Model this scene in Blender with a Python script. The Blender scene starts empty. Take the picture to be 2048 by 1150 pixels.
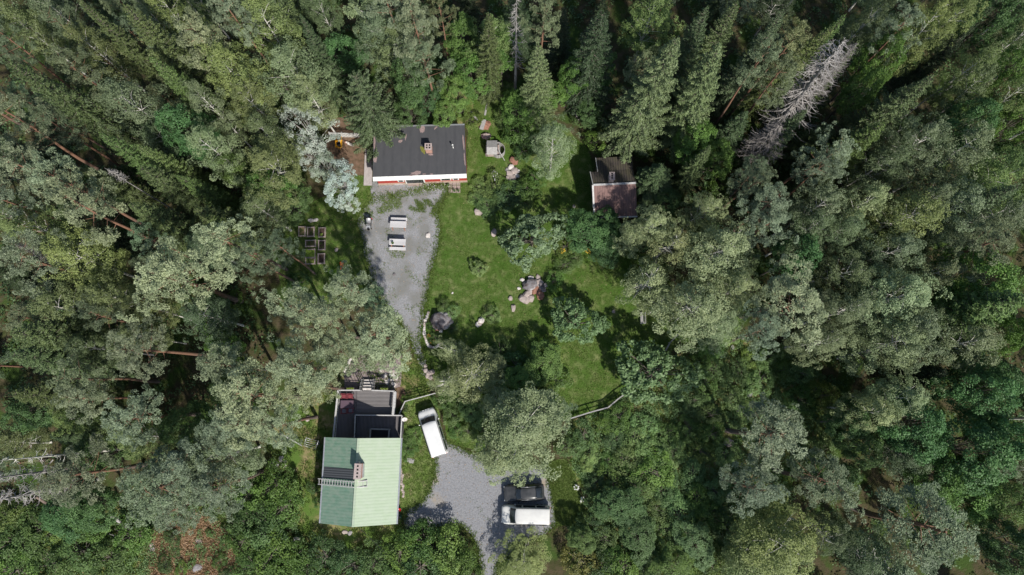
import bpy, math, random
import numpy as np
from mathutils import Vector, Matrix
from mathutils.geometry import tessellate_polygon

# ------------------------------------------------------------------ camera, sky, sun, exposure
S = bpy.context.scene
C = S.collection
F, HC, TILT = 1384.0, 74.0, math.radians(9.64)
cam_data = bpy.data.cameras.new('camera'); cam = bpy.data.objects.new('camera', cam_data); C.objects.link(cam)
cam_data.lens = 36.0 * F / 2048; cam_data.sensor_width = 36; cam_data.clip_start = 1; cam_data.clip_end = 2000
cam.location = (0, 0, HC); cam.rotation_euler = (TILT, 0, 0)
S.camera = cam

SUN_AZ, SUN_EL = math.radians(153), math.radians(43)       # azimuth measured from +Y towards +X
world = bpy.data.worlds.new('World'); S.world = world; world.use_nodes = True
wn = world.node_tree.nodes; wl = world.node_tree.links
sky = wn.new('ShaderNodeTexSky'); sky.sky_type = 'NISHITA'; sky.sun_disc = False
sky.sun_elevation = SUN_EL; sky.sun_rotation = SUN_AZ
bg = wn['Background']; bg.inputs['Strength'].default_value = 0.10
wl.new(sky.outputs[0], bg.inputs[0])
sun_dir = Vector((math.sin(SUN_AZ) * math.cos(SUN_EL), math.cos(SUN_AZ) * math.cos(SUN_EL), math.sin(SUN_EL)))
sl = bpy.data.lights.new('sun', 'SUN'); sl.energy = 4.5; sl.angle = math.radians(1.2); sl.color = (1.0, 0.955, 0.88)
so = bpy.data.objects.new('sun', sl); C.objects.link(so); so.location = sun_dir * 150
so.rotation_euler = (-sun_dir).to_track_quat('-Z', 'Y').to_euler()
S.view_settings.view_transform = 'Standard'; S.view_settings.look = 'None'
S.view_settings.exposure = 0.22; S.view_settings.gamma = 1.0
S.render.engine = 'CYCLES'
S.cycles.max_bounces = 5; S.cycles.diffuse_bounces = 3; S.cycles.transmission_bounces = 3; S.cycles.glossy_bounces = 2
S.cycles.use_denoising = True

rng = np.random.default_rng(7); random.seed(7)
R = math.radians

def W(px, py, z=0.0):
    """a point of the 2048x1150 survey photograph as a place on the site, at height z above the ground"""
    u = (px - 1024) / F; v = (575 - py) / F
    y = v * math.cos(TILT) + math.sin(TILT); zz = v * math.sin(TILT) - math.cos(TILT)
    t = (HC - z) / -zz
    return Vector((u * t, y * t, z))

def P(p):                                                  # the other way round, for labels only
    x, y, z = p[0], p[1], p[2] - HC
    yc = y * math.cos(TILT) + z * math.sin(TILT); zc = -y * math.sin(TILT) + z * math.cos(TILT)
    return 1024 + F * x / -zc, 575 - F * yc / -zc

# ------------------------------------------------------------------ object helpers
def tag(o, label=None, cat=None, group=None, kind=None):
    if label: o['label'] = label
    if cat: o['category'] = cat
    if group: o['group'] = group
    if kind: o['kind'] = kind
    return o

def thing(name, label, cat, loc=(0, 0, 0), rz=0.0, group=None):
    o = bpy.data.objects.new(name, None); C.objects.link(o)
    o.empty_display_size = 0.3
    o.location = loc; o.rotation_euler = (0, 0, rz)
    return tag(o, label, cat, group)

def link_mesh(name, me, parent=None, loc=None, rz=0.0):
    o = bpy.data.objects.new(name, me); C.objects.link(o)
    if parent: o.parent = parent
    if loc is not None: o.location = loc
    if rz: o.rotation_euler = (0, 0, rz)
    return o

def copy_tree(o, parent=None):
    c = o.copy(); C.objects.link(c)
    if parent: c.parent = parent
    for ch in [x for x in o.children]: copy_tree(ch, c)
    return c

class B:
    """collects shapes, then links them as one mesh object"""
    def __init__(s): s.v = []; s.f = []; s.m = []; s.sm = []
    def add(s, vs, fs, m=0, smooth=False):
        n = len(s.v); s.v += [tuple(p) for p in vs]
        for f in fs: s.f.append(tuple(i + n for i in f)); s.m.append(m); s.sm.append(smooth)
        return s
    def box(s, c, d, rz=0.0, m=0, rot=None):
        hx, hy, hz = d[0] / 2, d[1] / 2, d[2] / 2
        M = rot if rot is not None else Matrix.Rotation(rz, 3, 'Z')
        c = Vector(c)
        vs = [c + M @ Vector((x * hx, y * hy, z * hz)) for z in (-1, 1) for y in (-1, 1) for x in (-1, 1)]
        return s.add(vs, [(0, 2, 3, 1), (4, 5, 7, 6), (0, 1, 5, 4), (2, 6, 7, 3), (0, 4, 6, 2), (1, 3, 7, 5)], m)
    def beam(s, a, b, w, h, m=0):
        a = Vector(a); b = Vector(b); d = (b - a); L = d.length; d.normalize()
        up = Vector((0, 0, 1)) if abs(d.z) < 0.98 else Vector((0, 1, 0))
        y = up.cross(d).normalized(); z = d.cross(y)
        M = Matrix((d, y, z)).transposed()
        return s.box((a + b) / 2, (L, w, h), m=m, rot=M)
    def tube(s, pts, rad, n=6, m=0, cap=True):
        pts = [Vector(p) for p in pts]
        if not hasattr(rad, '__len__'): rad = [rad] * len(pts)
        vs = []
        for i, p in enumerate(pts):
            d = (pts[min(i + 1, len(pts) - 1)] - pts[max(i - 1, 0)]).normalized()
            a = Vector((1, 0, 0)) if abs(d.x) < 0.8 else Vector((0, 1, 0))
            x = d.cross(a).normalized(); y = d.cross(x)
            for k in range(n):
                t = 2 * math.pi * k / n
                vs.append(p + (x * math.cos(t) + y * math.sin(t)) * rad[i])
        fs = []
        for i in range(len(pts) - 1):
            for k in range(n):
                k2 = (k + 1) % n
                fs.append((i * n + k, i * n + k2, (i + 1) * n + k2, (i + 1) * n + k))
        if cap: fs += [tuple(range(n)), tuple((len(pts) - 1) * n + k for k in range(n))[::-1]]
        return s.add(vs, fs, m, True)
    def cyl(s, c, r, h, n=16, m=0, r2=None):
        c = Vector(c); return s.tube([c, c + Vector((0, 0, h))], [r, r if r2 is None else r2], n, m)
    def slab(s, poly, z0=None, th=0.1, m=0, zs=None):
        """poly: list of Vectors (top outline); thickness goes down"""
        top = [Vector(p) for p in poly]; bot = [p - Vector((0, 0, th)) for p in top]; n = len(top)
        return s.add(top + bot, [tuple(range(n)), tuple(range(2 * n - 1, n - 1, -1))] +
                     [(i, n + i, n + (i + 1) % n, (i + 1) % n) for i in range(n)], m)
    def rock(s, c, r, sq=0.6, m=0, seed=0, ax=1.0, rz=0.0, sub=2):
        rr = random.Random(seed)
        vs, fs = ICO[sub]
        ph = [rr.uniform(0, 6.28) for _ in range(6)]
        out = []
        for v in vs:
            k = 1 + .16 * math.sin(3 * v[0] + ph[0]) * math.cos(2.7 * v[1] + ph[1]) + .12 * math.sin(5 * v[2] + 4 * v[0] + ph[2]) + .07 * math.sin(9 * v[1] + 6 * v[0] + ph[3])
            x, y, z = v[0] * r * ax * k, v[1] * r / ax * k, v[2] * r * sq * k
            # chop to facets
            x = max(min(x, r * ax * .86), -r * ax * .9); z = min(z, r * sq * .8)
            out.append((c[0] + x * math.cos(rz) - y * math.sin(rz), c[1] + x * math.sin(rz) + y * math.cos(rz), c[2] + z))
        return s.add(out, fs, m, sub > 2)
    def build(s, name, mats, parent=None, origin=(0, 0, 0), mod=None):
        me = bpy.data.meshes.new(name)
        ox, oy, oz = origin
        me.from_pydata([(p[0] - ox, p[1] - oy, p[2] - oz) for p in s.v], [], s.f)
        if not isinstance(mats, (list, tuple)): mats = [mats]
        for mt in mats: me.materials.append(mt)
        me.polygons.foreach_set('material_index', s.m); me.polygons.foreach_set('use_smooth', s.sm)
        me.update()
        o = link_mesh(name, me, parent)
        if parent is None and tuple(origin) != (0, 0, 0): o.location = origin
        if mod:
            b = o.modifiers.new('bevel', 'BEVEL'); b.width = mod; b.segments = 2; b.limit_method = 'ANGLE'
        return o

def _ico(sub):
    import bmesh
    bm = bmesh.new(); bmesh.ops.create_icosphere(bm, subdivisions=sub, radius=1)
    vs = [tuple(v.co) for v in bm.verts]; fs = [tuple(v.index for v in f.verts) for f in bm.faces]; bm.free()
    return vs, fs
ICO = {k: _ico(k) for k in (1, 2, 3)}

# ------------------------------------------------------------------ materials
def nodes(name):
    m = bpy.data.materials.new(name); m.use_nodes = True
    nt = m.node_tree; return m, nt, nt.nodes, nt.links, nt.nodes['Principled BSDF']

def pmat(name, col, rough=0.7, col2=None, scale=3.0, detail=6, lo=.35, hi=.65, bump=0.0, bscale=None, metal=0.0, spec=.3,
         col3=None, scale3=0.5, lo3=.5, hi3=.62, stretch=None):
    m, nt, N, L, p = nodes(name)
    p.inputs['Roughness'].default_value = rough; p.inputs['Metallic'].default_value = metal
    p.inputs['Specular IOR Level'].default_value = spec
    tc = N.new('ShaderNodeTexCoord'); src = tc.outputs['Object']
    if stretch:
        mp = N.new('ShaderNodeMapping'); mp.inputs['Scale'].default_value = stretch; L.new(src, mp.inputs[0]); src = mp.outputs[0]
    def layer(c_in, c2, sc, lo, hi):
        n = N.new('ShaderNodeTexNoise'); n.inputs['Scale'].default_value = sc; n.inputs['Detail'].default_value = detail
        L.new(src, n.inputs['Vector'])
        mr = N.new('ShaderNodeMapRange'); mr.inputs['From Min'].default_value = lo; mr.inputs['From Max'].default_value = hi
        L.new(n.outputs['Fac'], mr.inputs['Value'])
        mx = N.new('ShaderNodeMix'); mx.data_type = 'RGBA'
        L.new(mr.outputs[0], mx.inputs['Factor'])
        if isinstance(c_in, tuple): mx.inputs[6].default_value = (*c_in, 1)
        else: L.new(c_in, mx.inputs[6])
        mx.inputs[7].default_value = (*c2, 1)
        return mx.outputs[2]
    c = col
    if col2: c = layer(c, col2, scale, lo, hi)
    if col3: c = layer(c, col3, scale3, lo3, hi3)
    if isinstance(c, tuple): p.inputs['Base Color'].default_value = (*c, 1)
    else: L.new(c, p.inputs['Base Color'])
    if bump:
        n = N.new('ShaderNodeTexNoise'); n.inputs['Scale'].default_value = bscale or scale * 3; n.inputs['Detail'].default_value = 4
        L.new(tc.outputs['Object'], n.inputs['Vector'])
        b = N.new('ShaderNodeBump'); b.inputs['Strength'].default_value = 1; b.inputs['Distance'].default_value = bump
        L.new(n.outputs['Fac'], b.inputs['Height']); L.new(b.outputs[0], p.inputs['Normal'])
    return m

def board_mat(name, col, dark, width=0.14, axis='x', rough=.75, noise=.35, col2=None, bump=.02):
    """boards, ribs or tiles: dark joints every `width` metres across `axis`, with weathering"""
    m, nt, N, L, p = nodes(name)
    p.inputs['Roughness'].default_value = rough; p.inputs['Specular IOR Level'].default_value = .25
    tc = N.new('ShaderNodeTexCoord')
    w = N.new('ShaderNodeTexWave'); w.wave_type = 'BANDS'; w.bands_direction = axis.upper(); w.wave_profile = 'SIN'
    w.inputs['Scale'].default_value = 0.314 / width; w.inputs['Distortion'].default_value = 0.15; w.inputs['Detail'].default_value = 1
    L.new(tc.outputs['Object'], w.inputs[0])
    mr = N.new('ShaderNodeMapRange'); mr.inputs['From Min'].default_value = 0.02; mr.inputs['From Max'].default_value = 0.4
    L.new(w.outputs['Fac'], mr.inputs['Value'])
    n = N.new('ShaderNodeTexNoise'); n.inputs['Scale'].default_value = 2.5; n.inputs['Detail'].default_value = 8; n.inputs['Roughness'].default_value = .65
    mp = N.new('ShaderNodeMapping'); mp.inputs['Scale'].default_value = (1, .35, 1) if axis == 'x' else (.35, 1, 1)
    L.new(tc.outputs['Object'], mp.inputs[0]); L.new(mp.outputs[0], n.inputs['Vector'])
    mx = N.new('ShaderNodeMix'); mx.data_type = 'RGBA'
    mx.inputs[6].default_value = (*dark, 1); mx.inputs[7].default_value = (*col, 1); L.new(mr.outputs[0], mx.inputs['Factor'])
    m2 = N.new('ShaderNodeMix'); m2.data_type = 'RGBA'
    n2 = N.new('ShaderNodeMapRange'); n2.inputs['From Min'].default_value = .35; n2.inputs['From Max'].default_value = .75; n2.inputs['To Max'].default_value = noise
    L.new(n.outputs['Fac'], n2.inputs['Value']); L.new(n2.outputs[0], m2.inputs['Factor'])
    L.new(mx.outputs[2], m2.inputs[6]); m2.inputs[7].default_value = (*(col2 or dark), 1)
    L.new(m2.outputs[2], p.inputs['Base Color'])
    b = N.new('ShaderNodeBump'); b.inputs['Distance'].default_value = bump; L.new(w.outputs['Fac'], b.inputs['Height']); L.new(b.outputs[0], p.inputs['Normal'])
    return m

def leaf_mat(name, dark, light, trans=.3, gloss=.35, stem=None):
    """leaf colour runs from dark to light by the leaf's own 'tone'; the tree's own tint multiplies it"""
    m, nt, N, L, p = nodes(name)
    at = N.new('ShaderNodeAttribute'); at.attribute_name = 'tone'
    oi = N.new('ShaderNodeObjectInfo')
    mx = N.new('ShaderNodeMix'); mx.data_type = 'RGBA'
    mx.inputs[6].default_value = (*dark, 1); mx.inputs[7].default_value = (*light, 1); L.new(at.outputs['Fac'], mx.inputs['Factor'])
    mu = N.new('ShaderNodeMix'); mu.data_type = 'RGBA'; mu.blend_type = 'MULTIPLY'; mu.inputs['Factor'].default_value = 1
    L.new(mx.outputs[2], mu.inputs[6]); L.new(oi.outputs['Color'], mu.inputs[7])
    L.new(mu.outputs[2], p.inputs['Base Color'])
    p.inputs['Roughness'].default_value = .55; p.inputs['Specular IOR Level'].default_value = gloss
    tr = N.new('ShaderNodeBsdfTranslucent')
    tm = N.new('ShaderNodeMix'); tm.data_type = 'RGBA'; tm.blend_type = 'MULTIPLY'; tm.inputs['Factor'].default_value = 1
    L.new(mu.outputs[2], tm.inputs[6]); tm.inputs[7].default_value = (1.15, 1.25, .6, 1); L.new(tm.outputs[2], tr.inputs[0])
    ms = N.new('ShaderNodeMixShader'); ms.inputs[0].default_value = trans
    L.new(p.outputs[0], ms.inputs[1]); L.new(tr.outputs[0], ms.inputs[2])
    L.new(ms.outputs[0], N['Material Output'].inputs['Surface'])
    return m

M = {}
M['pine'] = leaf_mat('pine_needles', (.048, .076, .038), (.335, .39, .245), .12, .45)
M['birch'] = leaf_mat('birch_leaves', (.055, .092, .038), (.30, .36, .20), .22, .4)
M['spruce'] = leaf_mat('spruce_needles', (.026, .050, .022), (.185, .25, .115), .12, .35)
M['broad'] = leaf_mat('broad_leaves', (.040, .088, .030), (.22, .34, .13), .22, .35)
M['broadpale'] = leaf_mat('pale_broad_leaves', (.065, .12, .05), (.42, .54, .29), .25, .4)
M['willow'] = leaf_mat('willow_leaves', (.28, .35, .31), (.70, .76, .69), .2, .4)
M['grass'] = leaf_mat('grass_blades', (.07, .12, .02), (.19, .26, .07), .25, .2)
M['drygrass'] = leaf_mat('dry_grass_blades', (.34, .22, .13), (.62, .45, .31), .25, .2)
M['flower_w'] = pmat('white_petals', (.75, .75, .72), .6)
M['flower_y'] = pmat('yellow_petals', (.75, .50, .06), .6)
M['flower_o'] = pmat('orange_petals', (.62, .18, .04), .6)
M['bark'] = pmat('grey_bark', (.09, .075, .06), .9, (.20, .18, .15), 8, bump=.02)
M['deadwood'] = pmat('bleached_dead_wood', (.42, .40, .38), .8, (.24, .22, .21), 6)
M['brownwood'] = pmat('brown_dead_twigs', (.22, .17, .14), .9, (.12, .09, .075), 6)
M['snagwood'] = pmat('grey_snag_wood', (.27, .25, .235), .85, (.15, .135, .125), 6)
M['birchbark'] = pmat('birch_bark', (.62, .60, .55), .7, (.07, .06, .055), 3.5, lo=.58, hi=.63, stretch=(1, 1, 3))

def pine_bark():
    m, nt, N, L, p = nodes('pine_bark'); p.inputs['Roughness'].default_value = .85
    tc = N.new('ShaderNodeTexCoord'); sp = N.new('ShaderNodeSeparateXYZ'); L.new(tc.outputs['Object'], sp.inputs[0])
    mr = N.new('ShaderNodeMapRange'); mr.inputs['From Min'].default_value = 3; mr.inputs['From Max'].default_value = 8; L.new(sp.outputs['Z'], mr.inputs['Value'])
    n = N.new('ShaderNodeTexNoise'); n.inputs['Scale'].default_value = 5; n.inputs['Detail'].default_value = 6; L.new(tc.outputs['Object'], n.inputs['Vector'])
    a = N.new('ShaderNodeMix'); a.data_type = 'RGBA'; a.inputs[6].default_value = (.17, .13, .11, 1); a.inputs[7].default_value = (.31, .165, .105, 1); L.new(mr.outputs[0], a.inputs['Factor'])
    b = N.new('ShaderNodeMix'); b.data_type = 'RGBA'; b.blend_type = 'MULTIPLY'; b.inputs['Factor'].default_value = .6
    L.new(a.outputs[2], b.inputs[6]); L.new(n.outputs['Fac'], b.inputs[7]); L.new(b.outputs[2], p.inputs['Base Color'])
    return m
M['pinebark'] = pine_bark()

# ------------------------------------------------------------------ the ground
def poly_sheet(name, pts_px, z, m, jag=.22, step=.35, label=None, seed=1, raw=None):
    """a flat sheet with a ragged edge"""
    pts = [W(*p) for p in pts_px] if raw is None else raw
    rr = random.Random(seed); out = []
    n = len(pts)
    for i in range(n):
        a, b = pts[i], pts[(i + 1) % n]; k = max(1, int((b - a).length / step))
        for j in range(k):
            q = a.lerp(b, j / k); out.append(Vector((q.x + rr.gauss(0, jag * .6), q.y + rr.gauss(0, jag * .6), z)))
    # smooth a little so the jag has more than one scale
    sm = []
    for i in range(len(out)):
        p = (out[i - 1] + out[i] * 2 + out[(i + 1) % len(out)]) / 4
        d = .35 * jag * math.sin(i * .37 + seed) ; sm.append(Vector((p.x + d, p.y + .3 * d, z)))
    tris = tessellate_polygon([sm])
    b = B(); b.add(sm, [t for t in tris]); o = b.build(name, m)
    for poly in o.data.polygons:
        if poly.normal.z < 0: poly.flip()
    return tag(o, label, None, None, 'structure')

M['forest_floor'] = pmat('forest_floor', (.045, .052, .018), .95, (.095, .075, .045), 1.3, 10, bump=.08, bscale=6, spec=.1,
                         col3=(.05, .085, .02), scale3=.35, lo3=.5, hi3=.6)
M['lawn'] = pmat('lawn_turf', (.080, .135, .028), .95, (.190, .215, .085), 1.3, 12, .46, .70, bump=.05, bscale=14, spec=.1,
                 col3=(.060, .125, .018), scale3=.45, lo3=.46, hi3=.68)
M['lush'] = pmat('lush_grass', (.13, .20, .045), .95, (.25, .26, .12), 1.6, 12, .42, .70, bump=.05, bscale=14, spec=.1,
                 col3=(.30, .24, .15), scale3=.8, lo3=.58, hi3=.70)
M['rough_grass'] = pmat('rough_grass', (.13, .16, .045), .95, (.30, .24, .13), 1.6, 10, .42, .66, bump=.06, bscale=12, spec=.1,
                        col3=(.10, .17, .035), scale3=.5, lo3=.47, hi3=.6)
M['dry'] = pmat('withered_grass', (.46, .31, .20), .95, (.30, .20, .12), 1.4, 10, .4, .65, bump=.07, bscale=10, spec=.1,
                col3=(.40, .29, .18), scale3=2.2, lo3=.5, hi3=.65)
M['gravel'] = pmat('grey_gravel', (.235, .237, .248), .95, (.325, .327, .34), 9, 8, .4, .6, bump=.03, bscale=26, spec=.15,
                   col3=(.215, .215, .205), scale3=.55, lo3=.42, hi3=.62)
M['asphalt'] = pmat('drive_gravel', (.215, .217, .23), .95, (.285, .287, .30), 7, 9, .4, .6, bump=.02, bscale=24, spec=.15,
                    col3=(.36, .30, .22), scale3=.33, lo3=.6, hi3=.72)
M['earth'] = pmat('bare_earth', (.21, .135, .095), .95, (.12, .085, .055), 2.5, 8, bump=.04, spec=.1)
M['paving'] = pmat('patio_gravel', (.30, .25, .24), .95, (.22, .18, .17), 5, 8, bump=.02, spec=.1)

gb = B()
gn = 40
ext = 1500.0
gb.add([(-ext, -ext, 0), (ext, -ext, 0), (ext, ext, 0), (-ext, ext, 0)], [(0, 1, 2, 3)])
ground = tag(gb.build('forest_ground', M['forest_floor']), None, None, None, 'structure')

YARD = [(745, 362), (820, 366), (893, 370), (893, 385), (884, 405), (873, 425), (879, 450), (877, 485), (868, 520), (858, 560), (851, 600), (846, 640), (840, 680), (847, 712), (858, 748),
        (846, 752), (834, 715), (822, 680), (800, 645), (775, 615), (755, 590), (742, 560), (735, 530), (727, 490), (714, 450), (722, 425), (740, 400)]
DRIVE = [(868, 905), (893, 882), (912, 893), (940, 906), (968, 920), (1010, 925), (1060, 930), (1093, 935), (1097, 960), (1107, 1000), (1111, 1050), (1085, 1072), (1045, 1085), (1020, 1108), (993, 1130), (988, 1250),
         (955, 1250), (962, 1130), (958, 1105), (945, 1072), (926, 1052), (898, 1050), (860, 1058), (812, 1063), (807, 1040), (815, 1020), (840, 1008), (858, 985), (868, 955), (873, 930)]
LAWN = [(935, 250), (955, 190), (1000, 160), (1045, 170), (1060, 205), (1110, 240), (1180, 300), (1195, 430), (1240, 450), (1260, 520), (1340, 600), (1385, 650), (1355, 690), (1300, 745), (1250, 788), (1212, 818), (1127, 842),
        (1075, 810), (1040, 830), (960, 905), (893, 884), (885, 830), (890, 790), (860, 750), (848, 712), (842, 680), (846, 640), (851, 600), (858, 560), (868, 520), (877, 485), (879, 450), (873, 425), (884, 405), (893, 385), (935, 350)]
LAWN_W = [(640, 400), (700, 350), (745, 350), (742, 400), (722, 425), (714, 450), (727, 490), (735, 530), (742, 560), (735, 600), (580, 610), (545, 520), (560, 440)]
STRIP = [(803, 805), (845, 790), (870, 800), (893, 884), (868, 905), (873, 930), (868, 955), (858, 985), (840, 1008), (815, 1020), (808, 1040), (790, 1040), (795, 900)]
EAST = [(1090, 925), (1135, 920), (1150, 960), (1165, 1010), (1150, 1050), (1112, 1052), (1107, 1000), (1097, 960)]
ROUGH = [(560, 800), (620, 790), (680, 780), (690, 700), (720, 690), (800, 700), (860, 750), (860, 800), (800, 830), (800, 1065), (820, 1110), (620, 1120), (580, 1050), (560, 960), (540, 880)]
poly_sheet('rough_grass', ROUGH, .004, M['rough_grass'], seed=2)
poly_sheet('lawn', LAWN, .008, M['lawn'], seed=3)
poly_sheet('side_lawn', LAWN_W, .008, M['lawn'], .3, seed=4)
poly_sheet('grass_strip', STRIP, .012, M['lush'], seed=5)
poly_sheet('grass_verge', EAST, .008, M['lush'], seed=6)
poly_sheet('gravel_yard', YARD, .016, M['gravel'], .16, .22, seed=7)
poly_sheet('driveway', DRIVE, .016, M['asphalt'], .12, .25, seed=8)
poly_sheet('front_path', [(697, 712), (740, 690), (800, 715), (805, 760), (795, 790), (690, 790), (688, 745)], .012, M['paving'], .1, seed=9)
poly_sheet('side_path', [(790, 775), (808, 770), (815, 800), (806, 828), (793, 828)], .020, M['earth'], .1, seed=10)
poly_sheet('bare_ground', [(655, 240), (700, 230), (745, 262), (742, 330), (738, 362), (715, 370), (680, 350), (655, 300)], .004, M['earth'], .3, seed=11)
poly_sheet('dry_grass_patch', [(318, 1090), (350, 1062), (372, 1030), (400, 1022), (420, 1052), (452, 1070), (470, 1100), (448, 1130), (466, 1170), (430, 1200), (350, 1190), (325, 1150), (338, 1120)], .008, M['dry'], .7, seed=12)
poly_sheet('rough_meadow', [(1130, 845), (1212, 822), (1330, 730), (1440, 660), (1560, 690), (1640, 730), (1660, 880), (1560, 1000), (1480, 1100), (1300, 1160), (1150, 1160), (1140, 1060), (1170, 1010), (1140, 920)], .004, M['rough_grass'], .6, seed=13)
poly_sheet('west_meadow', [(-60, 1020), (100, 1000), (260, 1020), (300, 1080), (310, 1150), (300, 1250), (-80, 1250)], .004, M['rough_grass'], .6, seed=14)
poly_sheet('clearing_floor', [(820, 180), (900, 150), (950, 170), (940, 250), (760, 252), (740, 240), (800, 215)], .004, M['rough_grass'], .4, seed=15)

# ------------------------------------------------------------------ building materials
M['felt'] = board_mat('roofing_felt', (.062, .063, .068), (.055, .056, .061), .95, 'x', .85, .6, (.085, .085, .09), .003)
M['white'] = pmat('white_paint', (.78, .78, .76), .5, (.66, .66, .63), 4)
M['red'] = board_mat('red_boards', (.44, .06, .045), (.28, .035, .03), .16, 'x', .7, .3)
M['sand'] = pmat('sand_plinth', (.46, .36, .28), .8, (.36, .28, .22), 5)
M['lichen'] = pmat('lichen', (.34, .25, .24), .95, (.20, .15, .14), 10, bump=.02)
M['moss'] = pmat('moss', (.22, .22, .05), .95, (.12, .12, .03), 12, bump=.02)
M['brick'] = pmat('chimney_brick', (.50, .30, .24), .85, (.36, .20, .16), 9, bump=.01)
M['mortar'] = pmat('chimney_cap', (.46, .38, .36), .85, (.34, .27, .25), 8)
M['black'] = pmat('black_metal', (.02, .02, .022), .6)
M['soot'] = pmat('flue_soot', (.008, .008, .008), .95)
M['metal'] = pmat('galvanised_metal', (.55, .56, .58), .4, (.42, .43, .45), 6, metal=.6)
M['glass'] = pmat('dark_glass', (.02, .025, .03), .08, spec=.8)
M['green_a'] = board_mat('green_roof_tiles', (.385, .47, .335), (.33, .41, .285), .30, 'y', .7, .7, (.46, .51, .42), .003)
M['green_shade'] = board_mat('shaded_green_roof_tiles', (.165, .29, .21), (.13, .24, .17), .30, 'y', .7, .9, (.30, .36, .29), .003)  # shade of the slope turned from the sun put into the roof green
M['darkroof'] = board_mat('dark_steel_roof', (.085, .09, .10), (.06, .065, .07), .22, 'y', .5, .3)
M['tile'] = board_mat('brown_clay_tiles', (.19, .115, .105), (.13, .08, .075), .26, 'x', .8, .6, (.25, .165, .15), .008)
M['tile_dark'] = board_mat('old_dark_tiles', (.085, .07, .065), (.05, .045, .045), .26, 'x', .85, .6, (.13, .12, .06))
M['deck'] = board_mat('deck_boards', (.23, .215, .215), (.08, .075, .075), .14, 'y', .75, .35)
M['deck_v'] = board_mat('lengthwise_deck_boards', (.20, .185, .19), (.07, .065, .065), .14, 'x', .75, .35)
M['rail'] = pmat('weathered_white_rail', (.55, .54, .53), .7, (.42, .41, .40), 6)
M['oldwood'] = pmat('grey_weathered_wood', (.42, .41, .40), .8, (.27, .26, .25), 5, bump=.01, stretch=(1, 6, 1))
M['palewood'] = board_mat('pale_table_boards', (.70, .69, .70), (.42, .40, .40), .12, 'y', .7, .2)
M['bedwood'] = pmat('grey_bed_planks', (.46, .38, .35), .85, (.34, .27, .24), 6)
M['soil'] = pmat('bed_soil', (.10, .065, .05), .95, (.055, .035, .028), 14, bump=.03)
M['drysoil'] = pmat('straw_covered_soil', (.22, .17, .09), .95, (.13, .10, .055), 12, bump=.03)
M['stone'] = pmat('grey_granite', (.36, .34, .34), .85, (.22, .21, .215), 3, 10, bump=.03)
M['pinkstone'] = pmat('pinkish_granite', (.46, .39, .36), .85, (.30, .25, .23), 3, 10, bump=.02)
M['palestone'] = pmat('pale_stone', (.70, .66, .62), .85, (.50, .45, .42), 4, 8, bump=.02)
M['darkstone'] = pmat('dark_lichened_granite', (.21, .20, .21), .9, (.11, .085, .08), 2.2, 10, bump=.05, col3=(.40, .39, .40), scale3=.9, lo3=.54, hi3=.62)
M['slab'] = pmat('paving_slab', (.36, .29, .27), .85, (.28, .22, .20), 3)
M['rust'] = pmat('rusty_brown_sheet', (.33, .17, .12), .9, (.22, .11, .08), 4)
M['yellow'] = pmat('yellow_paint', (.80, .42, .03), .5)
M['orange'] = pmat('orange_plastic', (.95, .19, .03), .4)
M['tyre'] = pmat('black_rubber', (.02, .02, .02), .85)
M['vanwhite'] = pmat('white_car_paint', (.80, .80, .79), .22, (.72, .72, .71), 1.5, spec=.5)
M['cargrey'] = pmat('dark_grey_car_paint', (.055, .058, .06), .3, (.09, .09, .09), 2, spec=.5, metal=.3)
M['lamp'] = pmat('clear_lamp_glass', (.55, .56, .58), .15, spec=.6)
M['redlamp'] = pmat('red_lamp_glass', (.45, .02, .02), .2, spec=.6)
M['purple'] = board_mat('brown_table_boards', (.15, .10, .13), (.08, .05, .07), .1, 'y', .6, .3)
M['redchair'] = pmat('dark_red_chair_paint', (.22, .05, .06), .6)
M['cushion'] = pmat('grey_cushion', (.22, .22, .26), .9)
M['barrel'] = pmat('dark_green_plastic', (.02, .07, .045), .5)
M['pot'] = pmat('terracotta', (.40, .17, .10), .8)
M['silver'] = pmat('brushed_lid', (.52, .52, .53), .35, metal=.4)
M['concrete'] = pmat('pale_concrete', (.48, .43, .42), .9, (.38, .34, .33), 4)

def sub(a, b): return Vector(a) - Vector(b)
def quadpt(q, s, t):
    """q = [SW, SE, NE, NW]; s across, t up"""
    return (q[0] * (1 - s) + q[1] * s) * (1 - t) + (q[3] * (1 - s) + q[2] * s) * t
def inset(q, d):
    c = sum(q, Vector()) / len(q)
    out = []
    for p in q:
        v = c - p; v.z = 0
        out.append(p + Vector((math.copysign(d, v.x), math.copysign(d, v.y), 0)))
    return out
def wall_ring(b, q, z0, th=.15, m=0):
    """solid walls under the (possibly sloping) roof outline q"""
    n = len(q); bot = [Vector((p.x, p.y, z0)) for p in q]
    b.add(list(q) + bot, [(i, n + i, n + (i + 1) % n, (i + 1) % n) for i in range(n)], m)

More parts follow.
